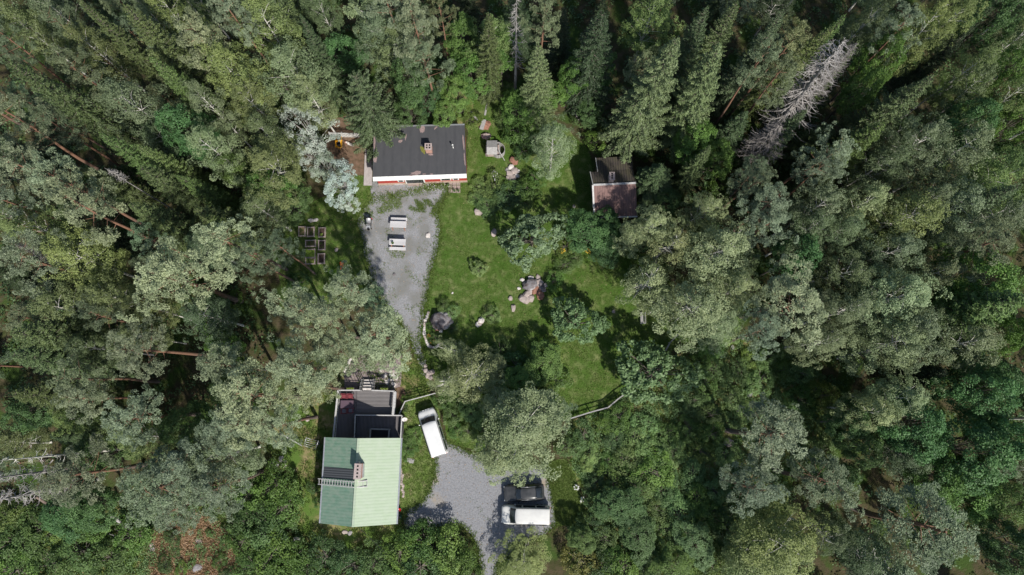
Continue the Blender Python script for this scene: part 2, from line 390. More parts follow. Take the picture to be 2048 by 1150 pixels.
# ---- red cottage with a flat black roof
q = [W(745.5, 354, 2.95), W(933, 347.5, 2.95), W(929, 250, 3.35), W(747, 255, 3.35)]
O = Vector((sum(p.x for p in q) / 4, sum(p.y for p in q) / 4, 0))
cot = thing('cottage', 'long red cottage under a flat black felt roof at the top of the gravel yard', 'house', O)
def CB(b, name, m, par=cot, **k): return b.build(name, m, par, O, **k)
b = B(); b.slab(q, th=.16); roof = CB(b, 'roof', M['felt'])
b = B(); w = [p - Vector((0, 0, .17)) for p in inset(q, .12)]; wall_ring(b, w, 0); CB(b, 'wall', M['red'])
b = B(); qq = [w[0] + Vector((-.04, -.04, 0)), w[1] + Vector((.04, -.04, 0))]
b.beam((qq[0].x, qq[0].y, .2), (qq[1].x, qq[1].y, .2), .12, .38); CB(b, 'plinth', M['sand'])
sd = (q[1] - q[0]).normalized(); sn = Vector((sd.y, -sd.x, 0))        # along the front, and outwards
b = B(); b.add([q[0] + Vector((0, 0, .01)), q[1] + Vector((0, 0, .01)), q[1] + sn * .40 - Vector((0, 0, .13)), q[0] + sn * .40 - Vector((0, 0, .13)),
                q[0] - Vector((0, 0, .13)), q[1] - Vector((0, 0, .13)), q[1] + sn * .40 - Vector((0, 0, .25)), q[0] + sn * .40 - Vector((0, 0, .25))],
               [(0, 3, 2, 1), (4, 5, 6, 7), (3, 7, 6, 2), (0, 4, 7, 3), (1, 2, 6, 5), (0, 1, 5, 4)]); CB(b, 'eave_board', M['white'])
b = B(); b.beam(q[3] + Vector((0, .06, -.03)), q[2] + Vector((0, .06, -.03)), .14, .16); CB(b, 'gutter', M['metal'])
def alongx(px): return (W(px, 360, 1.6).x - q[0].x) / (q[1].x - q[0].x)
def front(px0, px1, z0, z1, name, glass=True):
    s0, s1 = alongx(px0), alongx(px1)
    a = w[0].lerp(w[1], s0); c = w[0].lerp(w[1], s1); a.z = c.z = (z0 + z1) / 2
    b = B(); b.beam(a + sn * .05, c + sn * .05, .10, z1 - z0); f = CB(b, name, M['white'])
    if glass:
        L = (c - a).length; e = (c - a).normalized() * min(.12, L * .2)
        b = B(); b.beam(a + e + sn * .09, c - e + sn * .09, .06, (z1 - z0) - .24); b.build('pane', M['glass'], f, O)
    return f
front(808, 848, .25, 2.5, 'terrace_door'); front(793, 806, .9, 2.2, 'window'); front(881, 903, .9, 2.2, 'window'); front(906, 919, .9, 2.2, 'window')
# chimney
def chimney(par, O, c, sx, sy, z0, z1, flues, rz=0.0, mat_body='brick', horiz=True):
    b = B(); b.box((c.x, c.y, (z0 + z1) / 2), (sx, sy, z1 - z0), rz); ch = b.build('chimney', M[mat_body], par, O)
    b = B(); b.box((c.x, c.y, z1 + .05), (sx + .10, sy + .10, .10), rz); b.build('chimney_cap', M['mortar'], ch, O)
    Rz = Matrix.Rotation(rz, 3, 'Z')
    for fx, fy in flues:
        d = Rz @ Vector((fx * sx, fy * sy, 0)); b = B(); b.box((c.x + d.x, c.y + d.y, z1 + .108), (.16, .16, .016), rz); b.build('flue', M['soot'], ch, O)
    return ch
cc = W(859, 301, 3.15); chimney(cot, O, cc, .66, .62, 3.0, 4.25, [(-.22, -.22), (.22, -.22), (-.22, .22), (.22, .22)])
b = B(); v0 = W(906.5, 296, 3.1); b.tube([v0, v0 + Vector((0, 0, .75))], .055, 8); b.cyl(v0 + Vector((0, 0, .75)), .10, .08, 10); CB(b, 'vent_pipe', M['white'])
def patch(px, py, rx, ry, m, seed, rot=0.0, zoff=.006, spiky=.25):
    """a ragged crust lying on the roof"""
    rr = random.Random(seed); c = W(px, py, 3.15); n = 16; pts = []
    for i in range(n):
        t = 2 * math.pi * i / n; k = 1 + rr.uniform(-spiky, spiky)
        x, y = rx * k * math.cos(t), ry * k * math.sin(t)
        X = c.x + x * math.cos(rot) - y * math.sin(rot); Y = c.y + x * math.sin(rot) + y * math.cos(rot)
        tt = (Y - q[0].y) / (q[3].y - q[0].y); z = 2.95 + .4 * max(0, min(1, tt))
        pts.append(Vector((max(q[0].x + .02, min(q[1].x - .02, X)), Y, z + zoff + .012)))
    b = B(); b.slab(pts, th=.012); return b.build('lichen_patch', M[m], roof, O)
for i, a in enumerate([(832, 345, .58, .22, 'lichen', .15), (824, 349, .3, .1, 'lichen', .3), (845, 260, .26, .42, 'lichen', 0), (801, 283, .22, .16, 'lichen', .4), (812, 275, .07, .38, 'lichen', -.2),
                       (750, 318, .22, .38, 'lichen', .1), (749, 285, .13, .75, 'lichen', 0), (846, 300, .24, .42, 'moss', .5), (872, 257, .25, .09, 'lichen', .8), (927, 285, .08, 1.0, 'lichen', .1),
                       (929, 318, .07, .8, 'lichen', .1), (848, 347, .2, .06, 'lichen', 0), (863, 347, .16, .06, 'lichen', 0), (861, 309, .28, .10, 'lichen', 0)]):
    patch(a[0], a[1], a[2], a[3], a[4], i + 3, a[5])

# step, slabs, pots, planting by the cottage
g = W(798, 367); b = B(); b.box((g.x, g.y, .15), (.98, .36, .30)); tag(b.build('doorstep', M['concrete'], None, (g.x, g.y, 0), mod=.02), 'pinkish concrete doorstep against the red cottage front', 'step')
def pavers(name, label, px0, px1, py0, py1, nx, ny, seed, grp=None):
    rr = random.Random(seed)
    for i in range(nx):
        for j in range(ny):
            c = W(px0 + (px1 - px0) * (i + .5) / nx, py0 + (py1 - py0) * (j + .5) / ny)
            a = W(px0, py0); z = W(px1, py1); sx = abs(z.x - a.x) / nx; sy = abs(z.y - a.y) / ny
            b = B(); b.box((0, 0, .03), (sx - .05, sy - .05, .03), rr.uniform(-.02, .02))
            o = b.build(name, M['slab'], None); o.location = (c.x, c.y, 0); tag(o, label, 'paving slab', grp)
pavers('paving_slab', 'brown square paving slab laid in front of the white terrace door', 816, 848, 364, 373, 4, 1, 1, 'slabs at the terrace door')
pavers('paving_slab', 'brown square paving slab laid at the right front corner of the red cottage', 897, 921, 363, 386, 3, 3, 2, 'slabs at the cottage corner')
def pot(px, py, r, h, m, label, plant=True, cat='flower pot', z=0, green='grass'):
    g = W(px, py, z); t = thing('flower_pot', label, cat, (g.x, g.y, z))
    b = B(); b.tube([(0, 0, .03), (0, 0, h)], [r * .75, r], 12); b.build('bowl', M[m], t)
    b = B(); b.cyl((0, 0, h - .02), r * .85, .03, 12); b.build('potting_soil', M['soil'], t)
    if plant: POTPLANTS.append((t, h, r))
    return t
POTPLANTS = []
pot(812, 366, .13, .3, 'white', 'white round pot between the doorstep and the slabs'); pot(897, 372, .15, .3, 'white', 'white round pot at the end of the flower bed')
pot(909, 383, .12, .25, 'metal', 'left grey pot on the corner slabs'); pot(917, 383, .12, .25, 'stone', 'right grey pot on the corner slabs')
pot(786, 487, .13, .2, 'bedwood', 'dark potted plant standing on the lower picnic table', z=.76)

# ---- the side canopy and picket fence left of the cottage
fa, fb = W(663, 274), W(737, 276)
t = thing('picket_fence', 'white picket fence running left from the black roofed cottage', 'fence', fa)
b = B(); n = 27
for i in range(n):
    p = (fb - fa) * (i / (n - 1))
    b.box((p.x, p.y + .03, .62), (.085, .03, 1.2))
b.build('picket', M['white'], t)['kind'] = 'stuff'
b = B()
for z in (.3, .95): b.beam((0, .07, z), (fb.x - fa.x, fb.y - fa.y + .07, z), .04, .08)
b.build('rail', M['oldwood'], t)
for i in range(4):
    p = (fb - fa) * (i / 3); b = B(); b.box((p.x, p.y + .14, .58), (.09, .09, 1.16)); b.build('post', M['oldwood'], t)
# leaning shelter strip along the cottage's left wall
g = W(737, 335); b = B(); b.box((g.x, g.y, .05), (.9, 4.2, .10)); tag(b.build('concrete_path', M['concrete'], None, (g.x, g.y, 0)), 'concrete strip along the left wall of the red cottage', 'path')

# ---- yellow barrow and split log
def barrow():
    g = W(680, 292); t = thing('wheelbarrow', 'yellow wheelbarrow holding a black bucket below the picket fence', 'wheelbarrow', g, .05)
    b = B(); s0, s1 = .26, .42
    b.add([(-s0, -.3, .3), (s0, -.3, .3), (s0, .3, .3), (-s0, .3, .3), (-s1 + .06, -.42, .62), (s1 - .06, -.42, .62), (s1, .46, .66), (-s1, .46, .66)],
          [(3, 2, 1, 0), (0, 1, 5, 4), (1, 2, 6, 5), (2, 3, 7, 6), (3, 0, 4, 7)])
    o = b.build('tray', M['yellow'], t); md = o.modifiers.new('s', 'SOLIDIFY'); md.thickness = .03
    b = B(); b.tube([(0, 0, .34), (0, 0, .66)], [.19, .23], 14); b.tube([(0, 0, .66), (0, 0, .69)], [.24, .15], 14); b.build('bucket', M['black'], t)
    b = B(); b.tube([(.30, .9, .6), (.24, .2, .34), (.05, -.55, .22)], .02, 6); b.tube([(-.30, .9, .6), (-.24, .2, .34), (-.05, -.55, .22)], .02, 6); b.build('handle', M['yellow'], t)
    b = B(); b.tube([(-.04, -.58, .19), (.04, -.58, .19)], .18, 16); b.build('wheel', M['tyre'], t)
barrow()
a, c = W(693, 286), W(707, 292)
t = thing('split_log', 'pale sawn log lying beside the yellow wheelbarrow', 'log', a)
b = B(); d = c - a; b.tube([(0, 0, .16), (d.x, d.y, .17)], [.15, .16], 10); b.build('trunk_piece', M['palestone'], t)
b = B(); b.tube([(-.12, .05, .15), (.22, -.1, .16)], .155, 10); b.build('orange_end', M['rust'], t)

# ---- well house and junk on the lawn right of the cottage
g = W(987, 303); t = thing('well_house', 'small grey well house with a plank roof on the lawn right of the cottage', 'well', g)
b = B()
for x in (-.72, .72):
    for y in (-.55, .55): b.box((x, y, .65), (.1, .1, 1.3))
for x in (-.72, .72): b.beam((x, -.55, 1.3), (x, .55, 1.3), .07, .07)
for y in (-.55, .55): b.beam((-.72, y, 1.3), (.72, y, 1.3), .07, .07)
b.build('frame', M['oldwood'], t)
b = B()
for i in range(7):
    x = -.62 + i * .165; b.box((x, .27, 1.62), (.155, .95, .03), rot=Matrix.Rotation(-.35, 3, 'X')); b.box((x, -.52, 1.56), (.155, .78, .03), rot=Matrix.Rotation(.5, 3, 'X'))
b.build('plank_roof', M['oldwood'], t)
b = B()
for k in range(18):
    a0 = 2 * math.pi * k / 18; b.box((.55 + .72 * math.cos(a0), -.05 + .72 * math.sin(a0), .45), (.05, .23, .9), a0)
b.build('round_curb', M['oldwood'], t)
b = B(); b.box((-.1, -.05, .35), (1.5, 1.1, .7)); b.build('well_box', M['bedwood'], t)
b = B(); b.beam((.6, -.4, 1.5), (1.25, -1.1, .1), .07, .05); b.build('lever', M['oldwood'], t)

def plank(p0, p1, w, label, z=.06, m='oldwood', name='plank', th=.05, cat='plank'):
    a, c = W(*p0), W(*p1); b = B(); d = c - a; b.beam((0, 0, z), (d.x, d.y, z), w, th)
    return tag(_place(b, name, m, a), label, cat)
def _place(b, name, m, a):
    o = b.build(name, M[m], None); o.location = a; return o
plank((964, 183), (974, 194), .22, 'short white plank lying in the grass above the rusty sheet')
plank((974, 208), (970, 231), .20, 'long grey plank end standing in the grass above the rusty sheet')
plank((940, 222), (955, 241), .2, 'straw coloured crooked plank lying near the cottage roof corner')
plank((969, 242), (963, 262), .45, 'pale board lying across the rusty brown sheet', z=.42, th=.06)
def heap(px, py, rx, ry, h, m, label, name, cat, seed):
    g = W(px, py); rr = random.Random(seed); n = 18; vs = [(0, 0, h)]; fs = []
    for k, rad in enumerate((.5, .85, 1.0)):
        for i in range(n):
            t = 2 * math.pi * i / n; s = rad * (1 + rr.uniform(-.16, .16)); vs.append((rx * s * math.cos(t), ry * s * math.sin(t), h * (1 - rad ** 2) + rr.uniform(0, .06) * (k < 2) + (0 if k == 2 else .02)))
    for i in range(n): fs.append((0, 1 + i, 1 + (i + 1) % n))
    for k in range(2):
        for i in range(n): fs.append((1 + k * n + i, 1 + (k + 1) * n + i, 1 + (k + 1) * n + (i + 1) % n, 1 + k * n + (i + 1) % n))
    b = B(); b.add(vs, fs); return tag(_place(b, name, m, g), label, cat)
heap(968, 250, .85, .6, .38, 'rust', 'crumpled rusty brown sheet heap under a pale board', 'scrap_heap', 'scrap heap', 4)
heap(972, 272, .6, .4, .4, 'bedwood', 'dark brown heap touching the top of the well house', 'scrap_heap', 'scrap heap', 5)

# ---- tiled sauna with dark back roof
O2 = W(1228, 380); O2.z = 0
sau = thing('sauna', 'small brown tiled outbuilding with a dark back roof at the lawn edge', 'outbuilding', O2)
def SB(b, name, m, par=sau): return b.build(name, m, par, O2)
rl, rr_ = W(1187, 370, 4.1), W(1272, 366, 4.1)
fl, fr = W(1190, 434, 2.5), W(1274, 432, 2.5)
bl, br = W(1181, 344, 3.3), W(1266, 339, 3.3)
b = B(); b.slab([fl, fr, rr_, rl], th=.12); tile_roof = SB(b, 'tile_roof', M['tile'])
b = B(); b.slab([rl + Vector((0, .01, -.01)), rr_ + Vector((0, .01, -.01)), br, bl], th=.12); SB(b, 'back_roof', M['tile_dark'])
el, er = W(1192, 316, 2.75), W(1265, 312, 2.75); el2 = bl.lerp(br, (W(1196, 344, 3.3).x - bl.x) / (br.x - bl.x))
b = B(); b.slab([el2 + Vector((0, -.02, -.02)), br + Vector((0, -.02, -.02)), er, el], th=.10); SB(b, 'extension_roof', M['tile_dark'])
b = B(); b.beam(rl + Vector((0, 0, .03)), rr_ + Vector((0, 0, .03)), .20, .07); SB(b, 'ridge_board', M['rail'])
b = B(); b.beam(rl + Vector((-.08, 0, 0)), fl + Vector((-.08, 0, 0)), .18, .16); b.beam(rl + Vector((-.05, 0, 0)), bl + Vector((-.05, 0, 0)), .07, .14)
b.beam(el2 + Vector((-.04, 0, 0)), el + Vector((-.04, 0, 0)), .08, .12); SB(b, 'verge_board', M['rail'])
b = B(); b.beam(fl + Vector((0, -.06, -.02)), fr + Vector((0.05, -.06, -.02)), .14, .12); SB(b, 'gutter', M['rail'])
b = B(); iw = [fl + Vector((.25, .35, -.05)), fr + Vector((-.25, .35, -.05)), rr_ + Vector((-.25, 0, -.13)), br + Vector((-.25, -.1, -.13)), er + Vector((-.2, -.25, -.12)), el + Vector((.2, -.25, -.12)), el2 + Vector((.2, -.1, -.13)), bl + Vector((.25, -.15, -.13)), rl + Vector((.25, 0, -.13))]
wall_ring(b, iw, 0); SB(b, 'wall', M['tile_dark'])
chimney(sau, O2, W(1221, 359, 3.8), .5, .75, 3.2, 4.9, [(0, -.3), (0, 0), (0, .3)], mat_body='mortar')
b = B(); p = iw[8]; b.beam((p.x - .03, p.y - 1.6, 1.5), (p.x - .03, p.y - .8, 1.5), .08, .8); SB(b, 'window', M['white'])

# ---- green roofed house
O3 = W(720, 960); O3.z = 0
hou = thing('house', 'house with a green sheet roof beside the driveway', 'house', O3)
def HB(b, name, m, par=hou, **k): return b.build(name, m, par, O3, **k)
EZ, RZ = 3.3, 5.3
nwc, rn, nec = W(651, 874.5, EZ), W(717, 876.5, RZ), W(802, 876, EZ)
swc, rs, sec = W(640.5, 1046.5, EZ), W(706, 1054, RZ), W(792.5, 1048, EZ)
b = B(); b.slab([swc, rs, rn, nwc], th=.10); roofl = HB(b, 'roof_slope', M['green_shade']); roofl['label'] = 'green left roof slope with shade painted in'
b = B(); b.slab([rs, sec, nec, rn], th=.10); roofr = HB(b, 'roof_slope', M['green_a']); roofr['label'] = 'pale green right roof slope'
b = B(); b.beam(rs + Vector((0, 0, .03)), rn + Vector((0, 0, .03)), .22, .05); HB(b, 'ridge_cap', M['green_a'])
dn = (rn - rs).normalized()
iw = [swc + Vector((.35, .35, -.12)), rs + Vector((0, .35, -.15)), sec + Vector((-.30, .35, -.12)), nec + Vector((-.30, -.35, -.12)), rn + Vector((0, -.35, -.15)), nwc + Vector((.35, -.35, -.12))]
b = B(); wall_ring(b, iw, 0); HB(b, 'wall', M['rail'])
b = B(); b.beam(sec + Vector((.07, 0, -.06)), nec + Vector((.07, 0, -.06)), .13, .10); HB(b, 'gutter', M['metal'])
b = B(); b.beam(swc + Vector((-.07, 0, -.06)), nwc + Vector((-.07, 0, -.06)), .13, .10); HB(b, 'gutter', M['metal'])
# dark strip of newer sheet on the left slope
def onleft(px, py, up=.0):
    p = W(px, py, 4.2)                                      # find the slope height by iteration
    for _ in range(6):
        t = (p.y - swc.y) / (nwc.y - swc.y); e = swc.lerp(nwc, t); r = rs.lerp(rn, t)
        k = (p.x - e.x) / (r.x - e.x); p = W(px, py, EZ + (RZ - EZ) * k)
    return p + Vector((0, 0, up))
def onright(px, py, up=.0):
    p = W(px, py, 4.2)
    for _ in range(6):
        t = (p.y - sec.y) / (nec.y - sec.y); e = sec.lerp(nec, t); r = rs.lerp(rn, t)
        k = (p.x - e.x) / (r.x - e.x); p = W(px, py, EZ + (RZ - EZ) * k)
    return p + Vector((0, 0, up))
b = B(); b.slab([onleft(646, 955, .03), onleft(710, 960, .03), onleft(711, 939, .03), onleft(648.5, 933.5, .03)], th=.02)
dk = b.build('dark_roof_panel', M['darkroof'], roofl, O3)
cp = W(717, 942, RZ + .6)
ch = chimney(hou, O3, Vector((cp.x, cp.y, 0)), .58, 1.35, 4.6, 6.25, [(0, -.36), (0, -.12), (0, .12), (0, .36)], rz=-.04)
b = B(); b.box((cp.x + .33, cp.y, 5.2), (.08, 1.3, .6)); b.build('flashing', M['metal'], ch, O3)
fp = W(719, 925, 5.2); b = B(); b.tube([Vector((fp.x, fp.y, 5.0)), Vector((fp.x, fp.y, 6.0))], .11, 10); b.cyl(Vector((fp.x, fp.y, 6.0)), .16, .12, 10); HB(b, 'flue_pipe', M['rail'])
# roof ladder
lad = thing('roof_ladder', 'pale ladder lying over the ridge of the green roof', 'ladder', O3)
b = B()
la, lb, lc = [onleft(637, 957, .14), onleft(707, 963.5, .14), onright(735.5, 961, .14)], None, None
lo = [onleft(637, 968, .14), onleft(707, 974.5, .14), onright(735.5, 973, .14)]
for rail in (la, lo):
    b.beam(rail[0], rail[1], .08, .07); b.beam(rail[1], rail[2], .08, .07)
b.build('side_rail', M['rail'], lad, O3)
b = B()
for i in range(13): b.beam(la[0].lerp(la[1], (i + .4) / 13), lo[0].lerp(lo[1], (i + .4) / 13), .05, .05)
for i in range(4): b.beam(la[1].lerp(la[2], (i + .5) / 3.6), lo[1].lerp(lo[2], (i + .5) / 3.6), .05, .05)
b.build('rung', M['rail'], lad, O3)
# windows in the gable and side walls
for (x, y0, y1) in ((-.02, .2, .35), (-.02, .6, .78)):
    a = iw[0].lerp(iw[5], y0); c = iw[0].lerp(iw[5], y1); a.z = c.z = 1.7
    b = B(); b.beam(a + Vector((-.03, 0, 0)), c + Vector((-.03, 0, 0)), .08, 1.1); f = HB(b, 'window', M['white']); b = B(); b.beam(a + Vector((-.06, .1, 0)), c + Vector((-.06, -.1, 0)), .06, .9); b.build('pane', M['glass'], f, O3)
    a = iw[2].lerp(iw[3], y0); c = iw[2].lerp(iw[3], y1); a.z = c.z = 1.7
    b = B(); b.beam(a + Vector((.03, 0, 0)), c + Vector((.03, 0, 0)), .08, 1.1); f = HB(b, 'window', M['white']); b = B(); b.beam(a + Vector((.06, .1, 0)), c + Vector((.06, -.1, 0)), .06, .9); b.build('pane', M['glass'], f, O3)
# satellite dish on the wall corner
g = W(806, 838, 2.0); t = thing('satellite_dish', 'small white dish at the corner of the railed porch', 'satellite dish', (g.x, g.y, 0))
b = B(); n = 14; vs = [(0, 0, 0)]
for k in range(n): a = 2 * math.pi * k / n; vs.append((.30 * math.cos(a), .26 * math.sin(a), .09))
b.add(vs, [(0, 1 + k, 1 + (k + 1) % n) for k in range(n)], 0, True); o = b.build('dish', M['palestone'], t); o.location = (.1, 0, 1.7); o.rotation_euler = (R(38), R(18), 0)
b = B(); b.tube([(0, 0, 0), (0, 0, 1.68)], .035, 6); b.tube([(.1, 0, 1.7), (.2, -.28, 1.9)], .02, 5); b.build('arm', M['metal'], t)

# ---- raised deck, stairs, porch
DZ = 1.0
dA = W(681, 781, DZ); dB = W(793, 783, DZ); dC = W(788, 877, DZ); dD = W(671, 877, DZ)
O4 = Vector((dA.x, dA.y, 0))
deck = thing('deck', 'raised grey plank deck with white rails in front of the green roofed house', 'deck', O4)
def DB(b, name, m, par=deck, **k): return b.build(name, m, par, O4, **k)
mx0, mx1 = W(714, 781, DZ).x, W(709, 877, DZ).x
b = B(); b.slab([dD, Vector((mx1, dD.y, DZ)), Vector((mx0, dA.y, DZ)), dA], th=.08); DB(b, 'plank_floor', M['deck_v'])
b = B(); b.slab([Vector((mx1 + .02, dD.y, DZ)), dC, dB, Vector((mx0 + .02, dA.y, DZ))], th=.08); DB(b, 'plank_floor', M['deck'])
b = B(); wall_ring(b, [p - Vector((0, 0, .08)) for p in inset([dD, dC, dB, dA], .12)], 0); DB(b, 'skirt', M['bedwood'])
def railing(par, O, a, c, h=1.0, nb=None, m='rail', name='railing', bw=.03, cap=.10, z0=DZ):
    a = Vector((a.x, a.y, z0)); c = Vector((c.x, c.y, z0 if c.z == 0 else z0)); L = (c - a).length
    nb = nb or max(2, int(L / .28)); b = B(); up = Vector((0, 0, h))
    b.beam(a + up, c + up, cap, .05)
    b.beam(a + up * .15, c + up * .15, .05, .05)
    for i in range(nb + 1):
        p = a.lerp(c, i / nb); w_ = .09 if i in (0, nb) else bw
        b.box(p + up * .5, (w_, w_, h))
    return b.build(name, M[m], par, O)
sA, sB = W(723, 781, DZ), W(747, 781, DZ)
railing(deck, O4, dA, sA, cap=.12); railing(deck, O4, sB, dB, cap=.12); railing(deck, O4, dA, dD, cap=.18); railing(deck, O4, dB, W(789, 829, DZ), cap=.24)
# stairs down from the deck
st = thing('stairs', 'four step wooden stairs with side rails leading down from the deck', 'stairs', O4)
for i in range(4):
    y = sA.y + .12 + i * .30; z = DZ - .2 * (i + 1) + .12
    b = B(); b.box(((sA.x + sB.x) / 2, y, z), ((sB.x - sA.x) - .2, .27, .05)); b.build('tread', M['palestone'], st, O4)
for x in (sA.x, sB.x):
    b = B(); b.beam((x, sA.y, DZ - .08), (x, sA.y + 1.25, .12), .05, .22); b.build('stringer', M['oldwood'], st, O4)
    b = B(); b.beam((x, sA.y + .02, DZ + .95), (x, sA.y + 1.2, 1.05), .13, .05)
    for k in (0.04, .4, .78, 1.16): b.box((x, sA.y + k, (DZ + .95 + (1.05 - DZ - .95) * k / 1.2) / 2 + .25), (.06, .06, DZ + .45 - .55 * k / 1.2))
    b.build('stair_rail', M['oldwood'], st, O4)
# planter boxes hung outside the rail
BOXES = []
for px, lab in ((700, 'planter box of yellow green flowers left of the deck stairs'), (768, 'planter box of yellow green flowers right of the deck stairs')):
    g = W(px, 777.5, 1.6); t = thing('planter_box', lab, 'planter', (g.x, g.y, 1.45)); b = B(); b.box((0, .02, 0), (.75, .2, .18)); b.build('box', M['bedwood'], t)
    BOXES.append(t)
# porch: dark floor, white capped parapet and an inner well
pz = .55
pA, pB, pC, pD = W(712, 830, 1.5), W(805, 831, 1.5), W(802, 880, 1.5), W(710, 880, 1.5)
por = thing('porch', 'sunken dark porch enclosed by thin white rails below the deck', 'porch', O4)
def flat(p, z): return Vector((p.x, p.y, z))
b = B(); b.slab([flat(pD, DZ + .04), flat(pC, DZ + .04), flat(pB, DZ + .04), flat(pA, DZ + .04)], th=.9); b.build('porch_floor', M['deck_v'], por, O4)
b = B()
for a, c in ((pA, pB), (pB, pC), (pD, pA)): b.beam(flat(a, 1.42), flat(c, 1.42), .05, .75)
b.build('parapet', M['darkroof'], por, O4)
b = B()
for a, c in ((pA, pB), (pB, pC), (pD, pA)): b.beam(flat(a, 1.83), flat(c, 1.83), .11, .05)
b.build('white_cap', M['rail'], por, O4)
iA, iB, iC, iD = W(740.5, 858, 1.9), W(778, 859, 1.9), W(776, 880, 1.9), W(739, 880, 1.9)
b = B()
for a, c in ((iA, iB), (iB, iC), (iD, iA)): b.beam(flat(a, 1.72), flat(c, 1.72), .15, .06); 
for a in (iA, iB): b.box(flat(a, 1.4), (.08, .08, .7))
b.build('inner_rail', M['oldwood'], por, O4)
b = B(); b.slab([flat(iD, DZ + .36), flat(iC, DZ + .36), flat(iB, DZ + .36), flat(iA, DZ + .36)], th=.3); b.build('stove_box', M['black'], por, O4)
# deck furniture
g = W(694, 808.5, DZ + .7); t = thing('garden_table', 'dark purple brown table on the deck', 'table', (g.x, g.y, DZ))
b = B(); b.box((0, 0, .7), (1.32, .78, .05)); b.build('tabletop', M['purple'], t)
for x in (-.58, .58):
    for y in (-.3, .3): b = B(); b.box((x, y, .34), (.07, .07, .68)); b.build('leg', M['purple'], t)
def chair(px, py, rz, label):
    g = W(px, py, DZ + .4); t = thing('deck_chair', label, 'chair', (g.x, g.y, DZ), rz, 'red chairs on the deck')
    b = B(); b.box((0, 0, .42), (.5, .46, .05)); b.build('seat', M['redchair'], t)
    b = B(); b.box((0, 0, .47), (.40, .38, .05)); b.build('seat_pad', M['cushion' if rz else 'redchair'], t)
    b = B()
    for i in range(5): b.box((-.2 + i * .1, .26, .72), (.05, .03, .55))
    b.box((0, .27, 1.0), (.5, .04, .07)); b.build('backrest', M['redchair'], t)
    for x in (-.27, .27): b = B(); b.box((x, 0, .62), (.06, .5, .04)); b.box((x, -.2, .3), (.05, .05, .6)); b.box((x, .22, .3), (.05, .05, .6)); b.build('leg_frame', M['redchair'], t)
chair(688.5, 793, 0, 'left red slatted chair above the deck table'); chair(701, 793, 0, 'right red slatted chair above the deck table')
chair(688.5, 822, math.pi, 'left red chair below the deck table'); chair(701.5, 821, math.pi, 'right chair with grey pad below the deck table')

# ---- gate fences by the deck
def rail_fence(pts, h, label, name='rail_fence', rails=(.35, .7, 1.0), m='rail', gap=1.4, cap=.08, grp=None, pick=None):
    P_ = [W(*p) for p in pts]; O = P_[0]; t = thing(name, label, 'fence', O, 0, grp)
    b = B()
    for a, c in zip(P_, P_[1:]):
        for r in rails: b.beam(flat(a, h * r), flat(c, h * r), cap if r == rails[-1] else .03, .09 if r != rails[-1] else .05)
        if pick:
            L = (c - a).length; n = int(L / pick)
            for i in range(n): p = a.lerp(c, (i + .5) / n); b.box(flat(p, h * .5), (.035, .035, h * .95))
    b.build('rail', M[m], t, O)
    for a, c in zip(P_, P_[1:]):
        L = (c - a).length; n = max(1, round(L / gap))
        for i in range(n + (1 if c is P_[-1] else 0)):
            p = a.lerp(c, i / n); b = B(); b.box(flat(p, h * .52), (.09, .09, h * 1.04)); b.build('post', M[m], t, O)
    return t
rail_fence([(813, 803), (872, 787)], 1.1, 'white three rail fence panel above the parked van', rails=(.25, .5, .75, 1.0))
rail_fence([(812, 805), (801, 829)], 1.1, 'short white fence between the porch corner and the fence panel', gap=1.3)
rail_fence([(1126, 841), (1180, 824), (1214, 815), (1235, 797), (1262, 778), (1300, 752), (1337, 686), (1358, 664)], .95, 'grey rail fence along the lower edge of the lawn', m='oldwood', cap=.12, gap=2.2, rails=(.45, .95))

# ---- antenna mast lying by the pines, drying rack
t = thing('drying_rack', 'grey clothes drying rack leaning at the left of the green roofed house', 'drying rack', W(628, 888))
b = B()
for i in range(5):
    b.tube([(-.75 + .05 * i, -.1 + .2 * i, 1.1), (.5 + .05 * i, -.45 + .2 * i, 1.1)], .018, 5)
b.tube([(-.75, -.1, 1.1), (-.5, .75, 1.1)], .025, 5); b.tube([(.5, -.45, 1.1), (.75, .4, 1.1)], .025, 5); b.build('line_frame', M['metal'], t)
for x, y in ((-.75, -.1), (-.55, .7), (.5, -.4), (.7, .35)):
    b = B(); b.tube([(x, y, 1.1), (x * .6, y * .6, 0)], .02, 5); b.build('leg', M['metal'], t)
g = W(572, 866); e = W(607, 891)
t = thing('swing_frame', 'long pale pole frame with splayed legs under the pine edge', 'frame', g)
b = B(); d = e - g; b.tube([(0, 0, 1.6), (d.x, d.y, .5)], .055, 8); b.build('pole', M['rail'], t)
for s in (-.4, .4): b = B(); b.tube([(0, 0, 1.6), (s - .1, -.6, 0)], .045, 6); b.build('leg', M['rail'], t)
g = W(637, 886); t = thing('gas_bottle', 'pale upright gas bottle beside the drying rack', 'gas bottle', g); b = B(); b.tube([(0, 0, 0), (0, 0, .5), (0, 0, .62)], [.15, .15, .06], 12); b.build('bottle_body', M['metal'], t); b = B(); b.cyl((0, 0, .62), .07, .08, 10); b.build('valve', M['black'], t)

